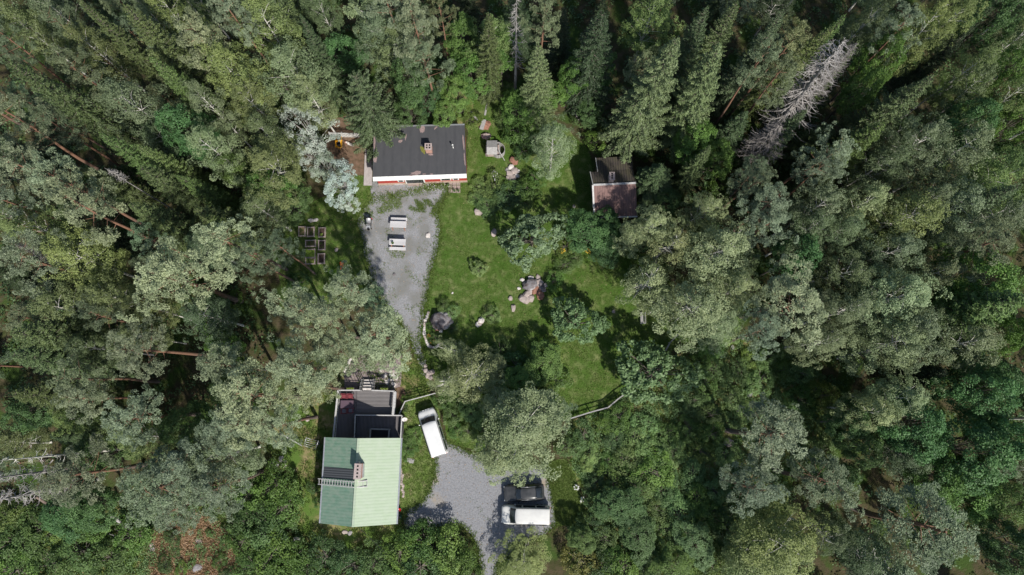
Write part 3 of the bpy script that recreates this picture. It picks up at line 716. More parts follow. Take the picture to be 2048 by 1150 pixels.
# ---- things by the drive
g = W(799, 1030.5); t = thing('rain_barrel', 'dark green open rain barrel at the right corner of the house', 'barrel', g)
b = B(); b.tube([(0, 0, 0), (0, 0, .45), (0, 0, .9)], [.24, .29, .26], 18, cap=False); b.add([(.24 * math.cos(k * .35), .24 * math.sin(k * .35), .02) for k in range(18)], [tuple(range(18))]); b.build('drum', M['barrel'], t)
b = B(); b.cyl((0, 0, .6), .255, .01, 18); b.build('water_surface', M['glass'], t)
g = W(800, 1019); t = thing('milk_can', 'white bucket with red rim beside the rain barrel', 'bucket', g)
b = B(); b.tube([(0, 0, 0), (0, 0, .4)], [.14, .18], 14); b.build('pail', M['white'], t); b = B(); b.tube([(0, 0, .4), (0, 0, .44)], .19, 14); b.build('rim', M['redlamp'], t)
b = B(); b.box((0, 0, .03), (.75, .42, .05), -.35); b.box((.1, -.1, .075), (.5, .3, .04), .1); o = _place(b, 'board_pile', 'oldwood', W(821, 921)); tag(o, 'small weathered board pile on the grass right of the green roof', 'board')
g = W(850, 1046.5); b = B(); b.tube([(0, 0, .02), (0, 0, .034)], .30, 20); tag(_place(b, 'manhole_cover', 'black', g), 'round dark manhole cover in the driveway corner', 'manhole cover')
b = B(); a, c = W(803, 938), W(806, 992); d = c - a
rr = random.Random(4)
for i in range(14):
    p = Vector((0, 0, 0)).lerp(d, i / 13); b.rock((p.x + rr.uniform(-.1, .1), p.y, .04), rr.uniform(.12, .2), .5, seed=i, sub=1)
o = _place(b, 'stone_border', 'pinkstone', a); tag(o, 'reddish stone border along the right wall of the green roofed house', 'stone border')
b = B(); b.box((0, 0, .25), (.6, .5, .5)); b.box((0, .02, .52), (.66, .56, .04)); o = _place(b, 'compost_box', 'oldwood', W(597, 1079)); tag(o, 'small pale lidded box in the shrubs below the house', 'box')

# ---- picnic tables
def picnic(px, py, bench_side, label, rz):
    g = W(px, py, .75); t = thing('picnic_table', label, 'picnic table', (g.x, g.y, 0), rz, None)
    b = B()
    for i in range(5): b.box((0, -.28 + i * .14, .74), (1.78, .128, .04))
    b.build('tabletop', M['palewood'], t)
    b = B(); y = bench_side * .66
    for i in (-1, 0, 1): b.box((0, y + i * .115, .45), (1.78, .105, .04))
    b.build('bench_seat', M['palewood'], t)
    for x in (-.66, .66):
        b = B(); b.beam((x, -.34 * bench_side, .70), (x, -.5 * bench_side, 0), .05, .09); b.beam((x, .3 * bench_side, .70), (x, .72 * bench_side, 0), .05, .09); b.beam((x, -.3 * bench_side, .40), (x, .82 * bench_side, .40), .05, .09)
        b.build('leg_frame', M['pot'], t)
picnic(796.5, 448.5, 1, 'upper pale picnic table with one bench along its top side', -.035)
picnic(795, 484, -1, 'lower pale picnic table with a pot on it and one bench below', -.035)
# the barbecue
g = W(740, 448); t = thing('barbecue', 'silver lidded barbecue with a red gas hose left of the picnic tables', 'barbecue', g)
b = B(); b.tube([(0, -.28, .85), (0, .38, .85)], .27, 18); b.build('lid', M['silver'], t)
b = B(); b.box((0, .05, .66), (.56, 1.0, .16)); b.build('body', M['black'], t)
b = B(); b.box((0, -.55, .8), (.44, .34, .04)); b.build('side_shelf', M['silver'], t)
b = B(); b.tube([(0, -.75, .85), (0, -.75, .6)], .14, 12); b.build('kettle', M['black'], t)
b = B(); b.tube([(.12, .4, .8), (.3, .5, .8), (.36, .38, .5)], .03, 6); b.build('gas_hose', M['redlamp'], t)
for x in (-.22, .22):
    for y in (-.6, .45): b = B(); b.box((x, y, .32), (.05, .05, .64)); b.build('leg', M['black'], t)

# ---- raised beds
def bed(px, py, sx, sy, label, soil, rz=0.03, plants=None):
    g = W(px, py, .1); t = thing('raised_bed', label, 'raised bed', (g.x, g.y, 0), rz, 'raised planting beds')
    b = B(); h = .26
    b.box((0, sy / 2, h / 2), (sx, .09, h)); b.box((0, -sy / 2, h / 2), (sx, .09, h)); b.box((-sx / 2, 0, h / 2 - .001), (.09, sy - .09, h - .004)); b.box((sx / 2, 0, h / 2 - .001), (.09, sy - .09, h - .004))
    for x in (-1, 1):
        for y in (-1, 1): b.box((x * (sx / 2 + .002), y * (sy / 2 + .002), h / 2 + .01), (.12, .12, h + .02))
    b.build('plank_frame', M['bedwood'], t)
    b = B(); b.slab([Vector((-sx / 2 + .05, -sy / 2 + .05, .17)), Vector((sx / 2 - .05, -sy / 2 + .05, .17)), Vector((sx / 2 - .05, sy / 2 - .05, .17)), Vector((-sx / 2 + .05, sy / 2 - .05, .17))], th=.1); b.build('soil', M[soil], t)
    BEDS.append((t, sx, sy, plants))
BEDS = []
bed(604.5, 463, .68, 1.0, 'leftmost raised bed, old and sunken, top row', 'drysoil', plants=('grass', 12, .5))
bed(622, 464, .70, 1.0, 'middle raised bed of the top row with straw brown soil', 'drysoil', plants=('grass', 10, .5))
bed(644.5, 465, .68, 1.0, 'right raised bed of the top row with one small plant', 'soil', plants=('one', 1, 1))
bed(621.5, 487, 1.05, .66, 'wide raised bed lying crosswise above the lettuce bed', 'drysoil', plants=('grass', 16, .6))
bed(644, 490.5, .68, 1.0, 'raised bed in the middle of the right column with sparse weeds', 'soil', plants=('grass', 14, .6))
bed(643, 517.5, .68, 1.05, 'bare dark raised bed at the bottom of the right column', 'soil')
bed(621, 506.5, .98, .80, 'raised bed full of bright lettuce', 'soil', plants=('lettuce', 26, 1))
bed(621, 522, .98, .66, 'raised bed of pale seedlings below the lettuce', 'soil', plants=('seedling', 22, 1))
# orange sled
g = W(683, 531, .1); b = B(); n = 14; vs = []; fs = []
for i in range(n):
    s = i / (n - 1); y = .42 - .84 * s; wv = .17 + .04 * math.sin(s * 6.0) - .08 * (abs(2 * s - 1) ** 6); x0 = .05 * math.sin(s * 5)
    for k, (dx, dz) in enumerate(((-1, .16), (-.8, .05), (0, .02), (.8, .05), (1, .16))): vs.append((x0 + dx * wv, y, dz + .12 * max(0, s - .8) * 5 * 0.2))
for i in range(n - 1):
    for k in range(4): fs.append((i * 5 + k, i * 5 + k + 1, (i + 1) * 5 + k + 1, (i + 1) * 5 + k))
b.add(vs, fs, 0, True); o = _place(b, 'sled', 'orange', (g.x, g.y, 0)); md = o.modifiers.new('s', 'SOLIDIFY'); md.thickness = .03; o.rotation_euler = (0, 0, .1); tag(o, 'bright orange plastic sled lying in the grass near the raised beds', 'sled')

# ---- bench in the shade
g = W(1285, 636, .45); t = thing('garden_bench', 'grey slatted bench half under the big birch at the lawn', 'bench', (g.x, g.y, 0))
b = B()
for i in (-1, 0, 1): b.box((i * .15, 0, .45), (.12, 1.25, .04))
b.build('seat', M['oldwood'], t)
b = B(); b.box((.27, 0, .75), (.04, 1.25, .14)); b.box((.27, 0, .55), (.04, 1.25, .08)); b.build('backrest', M['oldwood'], t)
for y in (-.5, .5):
    for x in (-.18, .26): b = B(); b.box((x, y, .22 if x < 0 else .4), (.06, .07, .43 if x < 0 else .8)); b.build('leg', M['oldwood'], t)

# ---- stones
ORD = 'first second third fourth fifth sixth seventh eighth ninth tenth eleventh twelfth thirteenth fourteenth fifteenth sixteenth seventeenth eighteenth nineteenth twentieth twenty-first twenty-second twenty-third twenty-fourth twenty-fifth twenty-sixth twenty-seventh'.split()
def stone(px, py, r, label, m='pinkstone', sq=.6, ax=1.0, rz=0.0, seed=0, z=0.0, sub=2, grp=None, name='stone', cat='stone'):
    g = W(px, py); b = B(); b.rock((0, 0, r * sq * .45 + z), r, sq, seed=seed or int(px * 7 + py), ax=ax, rz=rz, sub=sub)
    return tag(_place(b, name, m, g), label, cat, grp)
stone(856, 471, .30, 'white flat stone on the gravel yard right of the picnic tables', 'palestone', .5)
stone(788.5, 549, .18, 'dark small stone on the lower gravel yard', 'darkstone')
stone(958, 424, .48, 'pinkish boulder at the foot of the shrubs below the cottage', 'pinkstone', .6, 1.15)
stone(988, 466, .38, 'pinkish boulder left of the walnut green tree', 'pinkstone', .7, .85)
stone(905, 586, .12, 'tiny pale stone alone on the middle lawn', 'palestone')
stone(1021, 597, .26, 'upper of two pinkish stones left of the rock pile'); stone(1027, 616, .34, 'lower upright pale stone of two left of the rock pile', 'pinkstone', .6, .75)
stone(673, 500, .22, 'flat pink stone in the grass right of the raised beds'); stone(622, 441, .28, 'left flat slab stone above the raised beds', 'palestone', .3, 1.3); stone(632, 440, .26, 'right flat slab stone above the raised beds', 'palestone', .3, 1.2)
stone(956, 649, .30, 'left stone of the three pale ones by the silver bush', 'palestone'); stone(963, 641, .36, 'largest stone of the three pale ones by the silver bush', 'palestone', .7); stone(960, 648, .24, 'middle stone of the three pale ones by the silver bush', 'pinkstone', .8)
stone(884, 642, 1.12, 'big dark granite boulder in the round flower bed', 'darkstone', .6, 1.15, .4, seed=11, sub=3, name='boulder', cat='boulder')
stone(895, 634, .45, 'pale topped block leaning on the big dark boulder', 'stone', .8, seed=12, z=.35)
stone(876, 655, .4, 'brown stone at the lower left of the big dark boulder', 'rust', .6, seed=13); stone(882, 662, .22, 'small pale stone below the big dark boulder', 'palestone')
stone(1148, 413, .2, 'small dark stone in the shaded lawn left of the tiled outbuilding', 'darkstone'); stone(1143, 431, .22, 'small pink stone in the shaded lawn left of the tiled outbuilding', 'pinkstone', .8, .7)
stone(1227, 623, .2, 'small pink stone on the shaded lawn left of the bench')
stone(616, 837, .3, 'pale pink stone in the shade left of the deck', 'pinkstone')
# cluster of rocks in the lawn
PILE = ['largest dark rock on top of the lawn rock pile', 'pink rock at the upper right of the lawn rock pile', 'rusty brown rock below the largest one of the lawn rock pile', 'narrow pink rock at the left of the lawn rock pile', 'long pink rock ending the lawn rock pile at its lower left',
        'small dark rock at the right of the lawn rock pile', 'pink rock at the bottom middle of the lawn rock pile', 'rusty brown rock at the lower right of the lawn rock pile', 'pale rock at the upper left of the lawn rock pile', 'pale rock at the very top of the lawn rock pile', 'tiny pale rock left of the lawn rock pile', 'pink rock at the top right rim of the lawn rock pile', 'pink rock farthest right in the lawn rock pile']
for i, (px, py, r, m, ax, z) in enumerate([(1060, 570, .75, 'darkstone', 1.2, .1), (1078, 566, .5, 'pinkstone', 1.0, 0), (1070, 580, .48, 'rust', 1.2, 0), (1055, 588, .5, 'pinkstone', .8, 0), (1048, 599, .55, 'pinkstone', 1.3, 0),
                                        (1085, 578, .4, 'darkstone', 1, 0), (1062, 597, .42, 'pinkstone', 1.1, 0), (1080, 590, .52, 'rust', 1.3, 0), (1045, 560, .26, 'palestone', 1.2, 0), (1062, 556, .3, 'palestone', 1.2, 0), (1038, 577, .2, 'palestone', 1, 0), (1076, 555, .3, 'pinkstone', 1.2, 0), (1092, 570, .3, 'pinkstone', 1, 0)]):
    stone(px, py, r, PILE[i], m, .55, ax, i * .7, seed=i + 30, z=z, grp='rocks of the pile in the lawn', name='rock', cat='rock')
# ring of stones round the flower bed
ring = [(857, 625), (854, 633), (851, 641), (849, 650), (848.5, 659), (849, 668), (851, 677), (854, 685), (858, 692), (865, 695), (872, 694.5), (878, 691), (884, 687)]
for i, p in enumerate(ring):
    for k in (0, 1):
        q2 = ring[min(i + 1, len(ring) - 1)]; u = p[0] + (q2[0] - p[0]) * k * .5; v = p[1] + (q2[1] - p[1]) * k * .5
        stone(u, v, .155 + .03 * ((i * 7 + k * 3) % 3), ORD[2 * i + k] + ' small stone along the flower bed edging, counted from its upper left end', 'palestone' if (i + k) % 3 else 'pinkstone', .8, 1, seed=i * 2 + k + 60, sub=1, grp='edging stones of the flower bed', name='edging_stone', cat='edging stone')
# row of stones left of the front path, cobbles right of the stairs
for i in range(9):
    s = i / 8; stone(704 - 14 * s, 714 + 28 * s, .20, ORD[i] + ' pale stone from the top of the slanting row beside the front path', 'palestone', .7, 1.2, 1.2, seed=i + 100, sub=1, grp='stones edging the front path', name='edging_stone', cat='edging stone')
rr = random.Random(3)
for i in range(46):
    u = rr.uniform(760, 793); v = rr.uniform(741, 772)
    if v > 741 + (u - 758) * .95 + 12: continue
    stone(u, v, rr.uniform(.14, .22), 'pale round cobble in the cobbled patch right of the deck stairs', 'palestone' if i % 4 else 'pinkstone', .5, rr.uniform(.8, 1.2), rr.uniform(0, 3), seed=i + 130, sub=1, grp='cobbles right of the stairs', name='cobble', cat='cobble')
stone(788, 768, .26, 'round white stone at the lower edge of the cobbled patch', 'palestone', .8)
for i, (u, v, r) in enumerate([(852, 741, .28), (858, 746, .34), (864, 744, .3), (855, 752, .25), (861, 755, .3), (851, 732, .2)]):
    stone(u, v, r, ORD[i] + ' pink stone from the top of the small pile at the gravel path end', 'pinkstone', .7, 1, i, seed=i + 170, grp='stones at the path end', name='stone')
for i, (u, v, r, m) in enumerate([(1022, 335, .36, 'palestone'), (1029, 342, .42, 'pinkstone'), (1020, 348, .4, 'pinkstone'), (1034, 352, .3, 'palestone'), (1025, 357, .42, 'pinkstone'), (1017, 357, .3, 'pinkstone'), (1015, 340, .25, 'stone'), (1036, 343, .25, 'palestone'), (1028, 322, .5, 'rust')]):
    stone(u, v, r, ORD[i] + (' pale ' if m == 'palestone' else ' pinkish ' if m == 'pinkstone' else ' dull ') + 'stone of the rockery right of the white flowers, counted from its top left', m, .6, 1.1, i, seed=i + 190, grp='rockery stones', name='stone')
for i, (u, v, r, lab) in enumerate([(1486, 676, .3, 'pale stone in the meadow right of the rail fence, upper left'), (1499, 788, .35, 'pink stone in the rough meadow at the right'), (1465, 695, .25, 'pale stone in the meadow, right of the dark maple'), (1456, 885, .5, 'pale stump like stone under the lone right hand pine'),
                                  (548, 932, .55, 'grey flat boulder at the left edge of the dry yard'), (568, 927, .4, 'pink boulder beside the grey flat one'), (400, 1082, .4, 'upper grey stump in the dry grass patch'), (396, 1135, .5, 'lower grey stump in the dry grass patch'), (306, 1094, .4, 'grey stone left of the dry grass patch'),
                                  (690, 1064, .25, 'left pink stone below the gable of the house'), (700, 1066, .25, 'right pink stone below the gable of the house'), (563, 918, .3, 'small pink stone above the two boulders'), (1327, 950, .3, 'brown stone among the low shrubs right of the parked van')]):
    stone(u, v, r, lab, ['pinkstone', 'stone', 'palestone'][i % 3], .5, 1.2, i, seed=i + 220)

# ---- vehicles
def car(kind, label, centre_px, nose_px, paint, cat):
    """loft from length stations; +x is the nose"""
    c = W(*centre_px); nz = W(*nose_px); rz = math.atan2(nz.y - c.y, nz.x - c.x)
    t = thing(kind, label, cat, (c.x, c.y, 0.018), rz)
    van = kind == 'van'
    if van:   # x, half width low, half width high, z bottom, belt z, top z
        ST = [(2.48, .58, .54, .42, .66, .76), (2.45, .76, .70, .34, .84, .96), (2.28, .88, .80, .26, .95, 1.10), (1.95, .95, .84, .24, 1.0, 1.17), (1.72, .96, .83, .24, 1.02, 1.22),
              (1.36, .965, .80, .24, 1.05, 1.56), (1.02, .965, .775, .24, 1.06, 1.88), (.7, .965, .78, .24, 1.06, 1.955), (-.6, .965, .79, .24, 1.06, 1.97), (-2.0, .96, .785, .24, 1.06, 1.955), (-2.30, .95, .77, .26, 1.05, 1.90), (-2.40, .92, .73, .32, 1.0, 1.76), (-2.44, .84, .66, .42, .9, 1.3)]
        wx = (1.55, -1.4); wr = .32
    else:
        ST = [(2.06, .58, .52, .40, .52, .58), (2.04, .74, .68, .34, .62, .68), (1.85, .80, .72, .25, .72, .80), (1.3, .83, .72, .22, .80, .90), (.98, .84, .70, .22, .84, .95), (.62, .84, .60, .22, .86, 1.22), (.30, .84, .56, .22, .86, 1.38), (-.4, .84, .56, .22, .87, 1.42),
              (-1.15, .84, .55, .22, .87, 1.38), (-1.62, .83, .60, .24, .87, 1.12), (-1.95, .81, .68, .26, .86, .93), (-2.03, .76, .66, .34, .78, .84), (-2.06, .66, .58, .42, .6, .66)]
        wx = (1.3, -1.25); wr = .29
    def section(s):
        x, wb, wt, z0, zb, zt = s; r = .11 if van else .09
        r = min(r, (zt - zb) * .45)
        half = [(wb * .9, z0), (wb, z0 + .12 * (zb - z0) / .6), (wb, z0 + (zb - z0) * .6), (wb - .005, zb), (wb + (wt - wb) * .55, zb + (zt - zb) * .5), (wt + .01, zt - r), (wt - r * .55, zt - r * .15), (wt * .55, zt + .012), (0, zt + .022)]
        return [(x, -y, z) for y, z in half] + [(x, y, z) for y, z in half[-2::-1]]
    secs = [section(s) for s in ST]; n = len(secs[0]); vs = [p for s in secs for p in s]; fs = []
    for i in range(len(secs) - 1):
        for k in range(n): k2 = (k + 1) % n; fs.append((i * n + k, (i + 1) * n + k, (i + 1) * n + k2, i * n + k2))
    fs.append(tuple(range(n))); fs.append(tuple(range((len(secs) - 1) * n, len(secs) * n))[::-1])
    b = B(); b.add(vs, fs, 0, True); body = b.build('body', paint, t)
    md = body.modifiers.new('s', 'SUBSURF'); md.levels = md.render_levels = 2
    def top_at(x):
        for a, c2 in zip(ST, ST[1:]):
            if a[0] >= x >= c2[0]:
                k = (a[0] - x) / (a[0] - c2[0]); return [a[j] + (c2[j] - a[j]) * k for j in range(6)]
    def screen(x0, x1, f0, f1, up, name, bow=.10):
        vs = []; fs = []; nx, ny = 6, 10
        for i in range(nx + 1):
            x = x0 + (x1 - x0) * i / nx; s = top_at(x); f = f0 + (f1 - f0) * i / nx
            for j in range(ny + 1):
                y = (2 * j / ny - 1); xx = x - bow * y * y * (1 if x0 > x1 else -1)
                s2 = top_at(xx); vs.append((xx, y * s2[2] * f, s2[5] + up - .035 * y * y))
        for i in range(nx):
            for j in range(ny): k = i * (ny + 1) + j; fs.append((k, k + 1, k + ny + 2, k + ny + 1))
        b = B(); b.add(vs, fs, 0, True); o = b.build(name, M['glass'], t); m2 = o.modifiers.new('s', 'SOLIDIFY'); m2.thickness = .02; return o
    if van:
        screen(1.66, 1.12, .90, .90, .045, 'windscreen')
        b = B(); b.add([(-2.425, -.6, 1.25), (-2.425, .6, 1.25), (-2.375, .55, 1.74), (-2.375, -.55, 1.74)], [(0, 1, 2, 3)]); o = b.build('rear_window', M['glass'], t); md = o.modifiers.new('s', 'SOLIDIFY'); md.thickness = .05; md.offset = 0
        for sgn in (-1, 1):
            for (xa, xb) in ((1.25, .45), (.30, -.9), (-1.05, -2.1)):
                b = B(); ya, yb = .945 * sgn, .855 * sgn
                b.add([(xa, ya, 1.16), (xb, ya, 1.16), (xb, yb, 1.66), (xa - (.30 if xa > 1 else 0), yb, 1.66)], [(0, 1, 2, 3)]); o = b.build('side_window', M['glass'], t); md = o.modifiers.new('s', 'SOLIDIFY'); md.thickness = .05; md.offset = 0
        b = B()
        for i in range(3): b.tube([(2.35 - .0, -.28 + .28 * i, .95), (2.44, -.28 + .28 * i, .95)], .09, 10)
        if centre_px[1] < 950: b.build('spot_lamp', M['lamp'], t)
        b = B()
        for y in (-.775, .775): b.tube([(1.0, y, 1.93), (-2.2, y, 1.91)], .018, 5)
        b.build('roof_gutter', M['black'], t)
    else:
        screen(.95, .36, .90, .88, .035, 'windscreen'); screen(-1.85, -1.2, .85, .88, .035, 'rear_window', bow=.06)
        for sgn in (-1, 1):
            for xa, xb in ((.6, -.25), (-.35, -1.15)):
                b = B(); b.add([(xa, .825 * sgn, .93), (xb, .825 * sgn, .93), (xb, .66 * sgn, 1.25), (xa - .2, .66 * sgn, 1.25)], [(0, 1, 2, 3)]); o = b.build('side_window', M['glass'], t); md = o.modifiers.new('s', 'SOLIDIFY'); md.thickness = .04; md.offset = 0
        b = B()
        for y in (-.62, .62): b.tube([(.3, y, 1.405), (-1.25, y, 1.40)], .02, 5)
        b.build('roof_rail', M['metal'], t)
    zl = .72 if van else .58; wl_ = .66 if van else .60; xl = 2.40 if van else 1.98
    for sgn in (-1, 1):
        b = B(); b.box((xl, sgn * wl_, zl), (.12, .26, .16), rz=-sgn * .25); b.build('headlight', M['lamp'], t, mod=.02)
        b = B(); b.box((-xl - .02, sgn * (.74 if van else .64), .95 if van else .7), (.08, .12, .34 if van else .16)); b.build('tail_lamp', M['redlamp'], t)
        b = B(); b.box((1.12 if van else .62, sgn * (1.03 if van else .91), 1.22 if van else .98), (.09, .15, .18 if van else .11)); b.build('mirror', paint if van else M['black'], t, mod=.03)
        for x in wx:
            b = B(); y = sgn * (.86 if van else .74); b.tube([(x, y - .11, wr), (x, y + .11, wr)], wr, 20); w_ = b.build('wheel', M['tyre'], t)
            b = B(); b.tube([(x, y + sgn * .10, wr), (x, y + sgn * .125, wr)], wr * .58, 14); b.build('rim', M['metal'], w_)
    b = B(); b.box((xl + .02, 0, .46), (.12, 1.5 if van else 1.36, .14)); b.build('bumper', paint if van and centre_px[1] < 950 else M['metal'] if not van else M['vanwhite'], t, mod=.04)
    b = B(); b.box((-xl - .03, 0, .46), (.12, 1.66 if van else 1.4, .16)); b.build('bumper', M['vanwhite'] if van else M['metal'], t, mod=.04)
    # wipers
    b = B()
    if van: b.tube([(1.70, .3, 1.30), (1.36, -.25, 1.66)], .012, 4); b.tube([(1.70, -.4, 1.30), (1.40, -.72, 1.58)], .012, 4)
    else: b.tube([(.97, .2, 1.02), (.66, -.3, 1.24)], .012, 4)
    b.build('wiper', M['black'], t)
    return t
M['vancream'] = pmat('off_white_car_paint', (.72, .71, .67), .25, (.64, .63, .60), 1.5, spec=.5)
car('van', 'white van with lamps on its nose parked on grass beside the deck', (867.5, 864), (853, 818), M['vanwhite'], 'van')
car('van', 'cream white van parked at the right end of the driveway', (1051.5, 1027), (1004, 1026), M['vancream'], 'van')
car('car', 'dark grey hatchback with steel rails half under the birch at the drive', (1048, 984), (1006, 986), M['cargrey'], 'car')

# fallen trunks and poles
def log(p0, p1, r0, r1, label, m='deadwood', z0=.3, z1=.3, twigs=8, seed=0, grp=None, name='fallen_trunk', cat='fallen trunk', sway=.0):
    a, c = W(p0[0], p0[1], z0), W(p1[0], p1[1], z1); rr = random.Random(seed); d = c - a
    t = thing(name, label, cat, (a.x, a.y, 0), 0, grp); b = B(); pts = []; rad = []
    for i in range(7):
        s = i / 6; pts.append(Vector((d.x * s + rr.uniform(-.05, .05), d.y * s + rr.uniform(-.05, .05), z0 + (z1 - z0) * s))); rad.append(r0 + (r1 - r0) * s)
    b.tube(pts, rad, 7); b.build('trunk', M[m], t)
    if twigs:
        b = B(); dn_ = d.normalized(); sd_ = Vector((-dn_.y, dn_.x, 0))
        for i in range(twigs):
            s = rr.uniform(.15, .98); p = Vector((d.x * s, d.y * s, z0 + (z1 - z0) * s)); L = rr.uniform(.5, 1.6) * (1 - .4 * s)
            e = p + dn_ * L * .5 + sd_ * rr.choice((-1, 1)) * L * .8 + Vector((0, 0, rr.uniform(0, .5))); b.tube([p, p.lerp(e, .5) + Vector((0, 0, .1)), e], [.035, .022, .01], 4)
        b.build('branch', M[m], t)
log((138, 1036), (73, 993), .20, .13, 'long dark grey leaning trunk in the lower left clearing', 'brownwood', .2, 2.6, 6, 4)
log((164, 1023), (124, 994), .20, .13, 'short dark leaning trunk right of the long one in the lower left', 'brownwood', .2, 2.6, 10, 5)
log((262, 1059), (220, 1031), .20, .14, 'grey leaning trunk nearest the dry grass patch', 'deadwood', .2, 2.6, 4, 6)
log((212, 1064), (194, 1044), .15, .1, 'thin grey leaning trunk left of the one nearest the dry grass', 'brownwood', .2, 2.6, 8, 7)
log((106, 921), (62, 965), .07, .05, 'thin slanting dead stem crossing the left fallen trunks', 'deadwood', .2, 2.6, 2, 8)
log((245, 1085), (243, 1060), .06, .04, 'thin dead stem among the lower left shrubs', 'deadwood', .8, 1.0, 6, 10)
log((1135, 195), (1158, 240), .08, .05, 'thin pale dead stem leaning at the shaded wood edge above the lawn', 'deadwood', .2, 2.6, 3, 11)
log((1280, 1065), (1255, 1048), .05, .03, 'thin pale dead stem in the dark shrubs at the bottom', 'deadwood', .2, 2.6, 2, 12)
# overhead cable
t = thing('cable', 'thin overhead cable running down right from the house gable', 'cable', O3)
a = W(712, 1050, 4.9); c = W(905, 1260, 5.5); b = B(); b.tube([a.lerp(c, i / 12) - Vector((0, 0, 1.2 * math.sin(math.pi * i / 12))) for i in range(13)], .018, 5); b.build('cable_line', M['black'], t, O3)

# ------------------------------------------------------------------ foliage
def unit(a): return a / np.maximum(np.linalg.norm(a, axis=-1, keepdims=True), 1e-6)
def rand_dirs(n): return unit(rng.normal(size=(n, 3)))

class Leaves:
    def __init__(s): s.c = []; s.t = []; s.n = []; s.l = []; s.w = []; s.tone = []
    def add(s, c, t, n, l, w, tone):
        k = len(c); s.c.append(c); s.t.append(t); s.n.append(n)
        s.l.append(np.broadcast_to(l, (k,))); s.w.append(np.broadcast_to(w, (k,))); s.tone.append(np.broadcast_to(tone, (k,)))
    def mesh(s, name, mat):
        c = np.concatenate(s.c); t = unit(np.concatenate(s.t)); n = np.concatenate(s.n)
        l = np.concatenate(s.l)[:, None]; w = np.concatenate(s.w)[:, None]; tone = np.concatenate(s.tone)
        bvec = unit(np.cross(n, t)); n2 = np.cross(t, bvec); k = len(c)
        v = np.empty((k, 4, 3)); v[:, 0] = c - t * l * .5; v[:, 1] = c + bvec * w * .5 + n2 * w * .12; v[:, 2] = c + t * l * .5; v[:, 3] = c - bvec * w * .5 + n2 * w * .12
        me = bpy.data.meshes.new(name)
        me.vertices.add(k * 4); me.loops.add(k * 4); me.polygons.add(k)
        me.vertices.foreach_set('co', v.reshape(-1).astype(np.float32)); me.loops.foreach_set('vertex_index', np.arange(k * 4, dtype=np.int32))
        me.polygons.foreach_set('loop_start', np.arange(0, k * 4, 4, dtype=np.int32)); me.update(calc_edges=True)
        at = me.attributes.new('tone', 'FLOAT', 'FACE'); at.data.foreach_set('value', np.clip(tone, 0, 1).astype(np.float32))
        me.materials.append(mat); return me

def clump(L, c, axis, rad, n, leaf, wid, tone, spread=.6, up=.5, squash=.8, radial=1.0, ts=.09):
    """n leaves round a centre, mostly on the side facing `axis`"""
    d = rand_dirs(n); axis = np.asarray(axis, float)
    d = unit(d + axis * .7)
    r = rng.uniform(.45, 1.0, n) ** .6
    p = c + d * (r * rad)[:, None] * np.array([1, 1, squash])
    t = unit(d * radial + rng.normal(size=(n, 3)) * (1 - radial * .5) * .8)
    nn = unit(d * spread + np.array([0, 0, up]) + axis * .6 + rng.normal(size=(n, 3)) * .22)
    L.add(p, t, nn, leaf * rng.uniform(.7, 1.3, n), wid * rng.uniform(.7, 1.3, n), tone + rng.normal(size=n) * ts * .7)

def lobed(phi, ph): return 1 + .20 * math.sin(2 * phi + ph[0]) + .14 * math.sin(3 * phi + ph[1]) + .10 * math.sin(5 * phi + ph[2])

def make_pine(h=20., r=3.0, seed=1, n=175):
    rr = random.Random(seed); L = Leaves(); b = B(); ph = [rr.uniform(0, 6.28) for _ in range(3)]
    z0 = h * rr.uniform(.52, .6)
    lean = (rr.uniform(-.5, .5), rr.uniform(-.5, .5))
    tr = [Vector((lean[0] * (z / h) ** 2 + .1 * math.sin(z * .5 + seed), lean[1] * (z / h) ** 2, z)) for z in np.linspace(0, h * .95, 9)]
    b.tube(tr, [.24 * (1 - .8 * i / 8) + .02 for i in range(9)], 7)
    def trunk_at(z): k = min(7.99, z / (h * .95) * 8); i = int(k); return tr[i].lerp(tr[i + 1], k - i)
    nl = 23
    for i in range(nl):
        t = (i + .5) / nl; t = t ** .85; z = z0 + (h - z0) * t * .93
        phi = i * 2.4 + rr.uniform(-.4, .4)
        env = r * (math.sin(math.pi * (.20 + .74 * t)) ** .75) * lobed(phi, ph) * rr.uniform(.75, 1.12)
        rise = env * rr.uniform(.15, .5) + .3
        p0 = trunk_at(z); p1 = Vector((p0.x + env * math.cos(phi), p0.y + env * math.sin(phi), z + rise)); pm = p0.lerp(p1, .5) - Vector((0, 0, .15))
        b.tube([p0, pm, p1.lerp(p0, .25)], [.032, .018, .006], 5)
        k = max(3, int(n / nl * (env / r) * 1.25))
        br_tone = rr.uniform(-.10, .12)
        for j in range(k):
            s = rr.uniform(.38, 1.0); q = pm.lerp(p1, (s - .38) / .62) if s > .5 else p0.lerp(pm, s * 2)
            side = Vector((-math.sin(phi), math.cos(phi), 0)) * rr.uniform(-1, 1) * (.30 + .34 * s) * env * .52
            c = q + side + Vector((0, 0, rr.uniform(-.15, .45)))
            out = Vector((c.x - tr[4].x, c.y - tr[4].y, 0)); out = out / max(r, .1)
            clump(L, np.array(c), (out.x * .8, out.y * .8, .9), rr.uniform(.27, .48), rr.randint(52, 80), .18, .062, .44 + br_tone + rr.uniform(-.18, .24), .6, .5, .8, .9)
    for j in range(14):
        p = tr[-1] + Vector((rr.uniform(-1, 1) * r * .3, rr.uniform(-1, 1) * r * .3, rr.uniform(-.9, .5))); clump(L, np.array(p), (0, 0, 1), rr.uniform(.3, .5), 75, .18, .062, .5 + rr.uniform(-.15, .25), .6, .5, .8, .9)
    return b, L

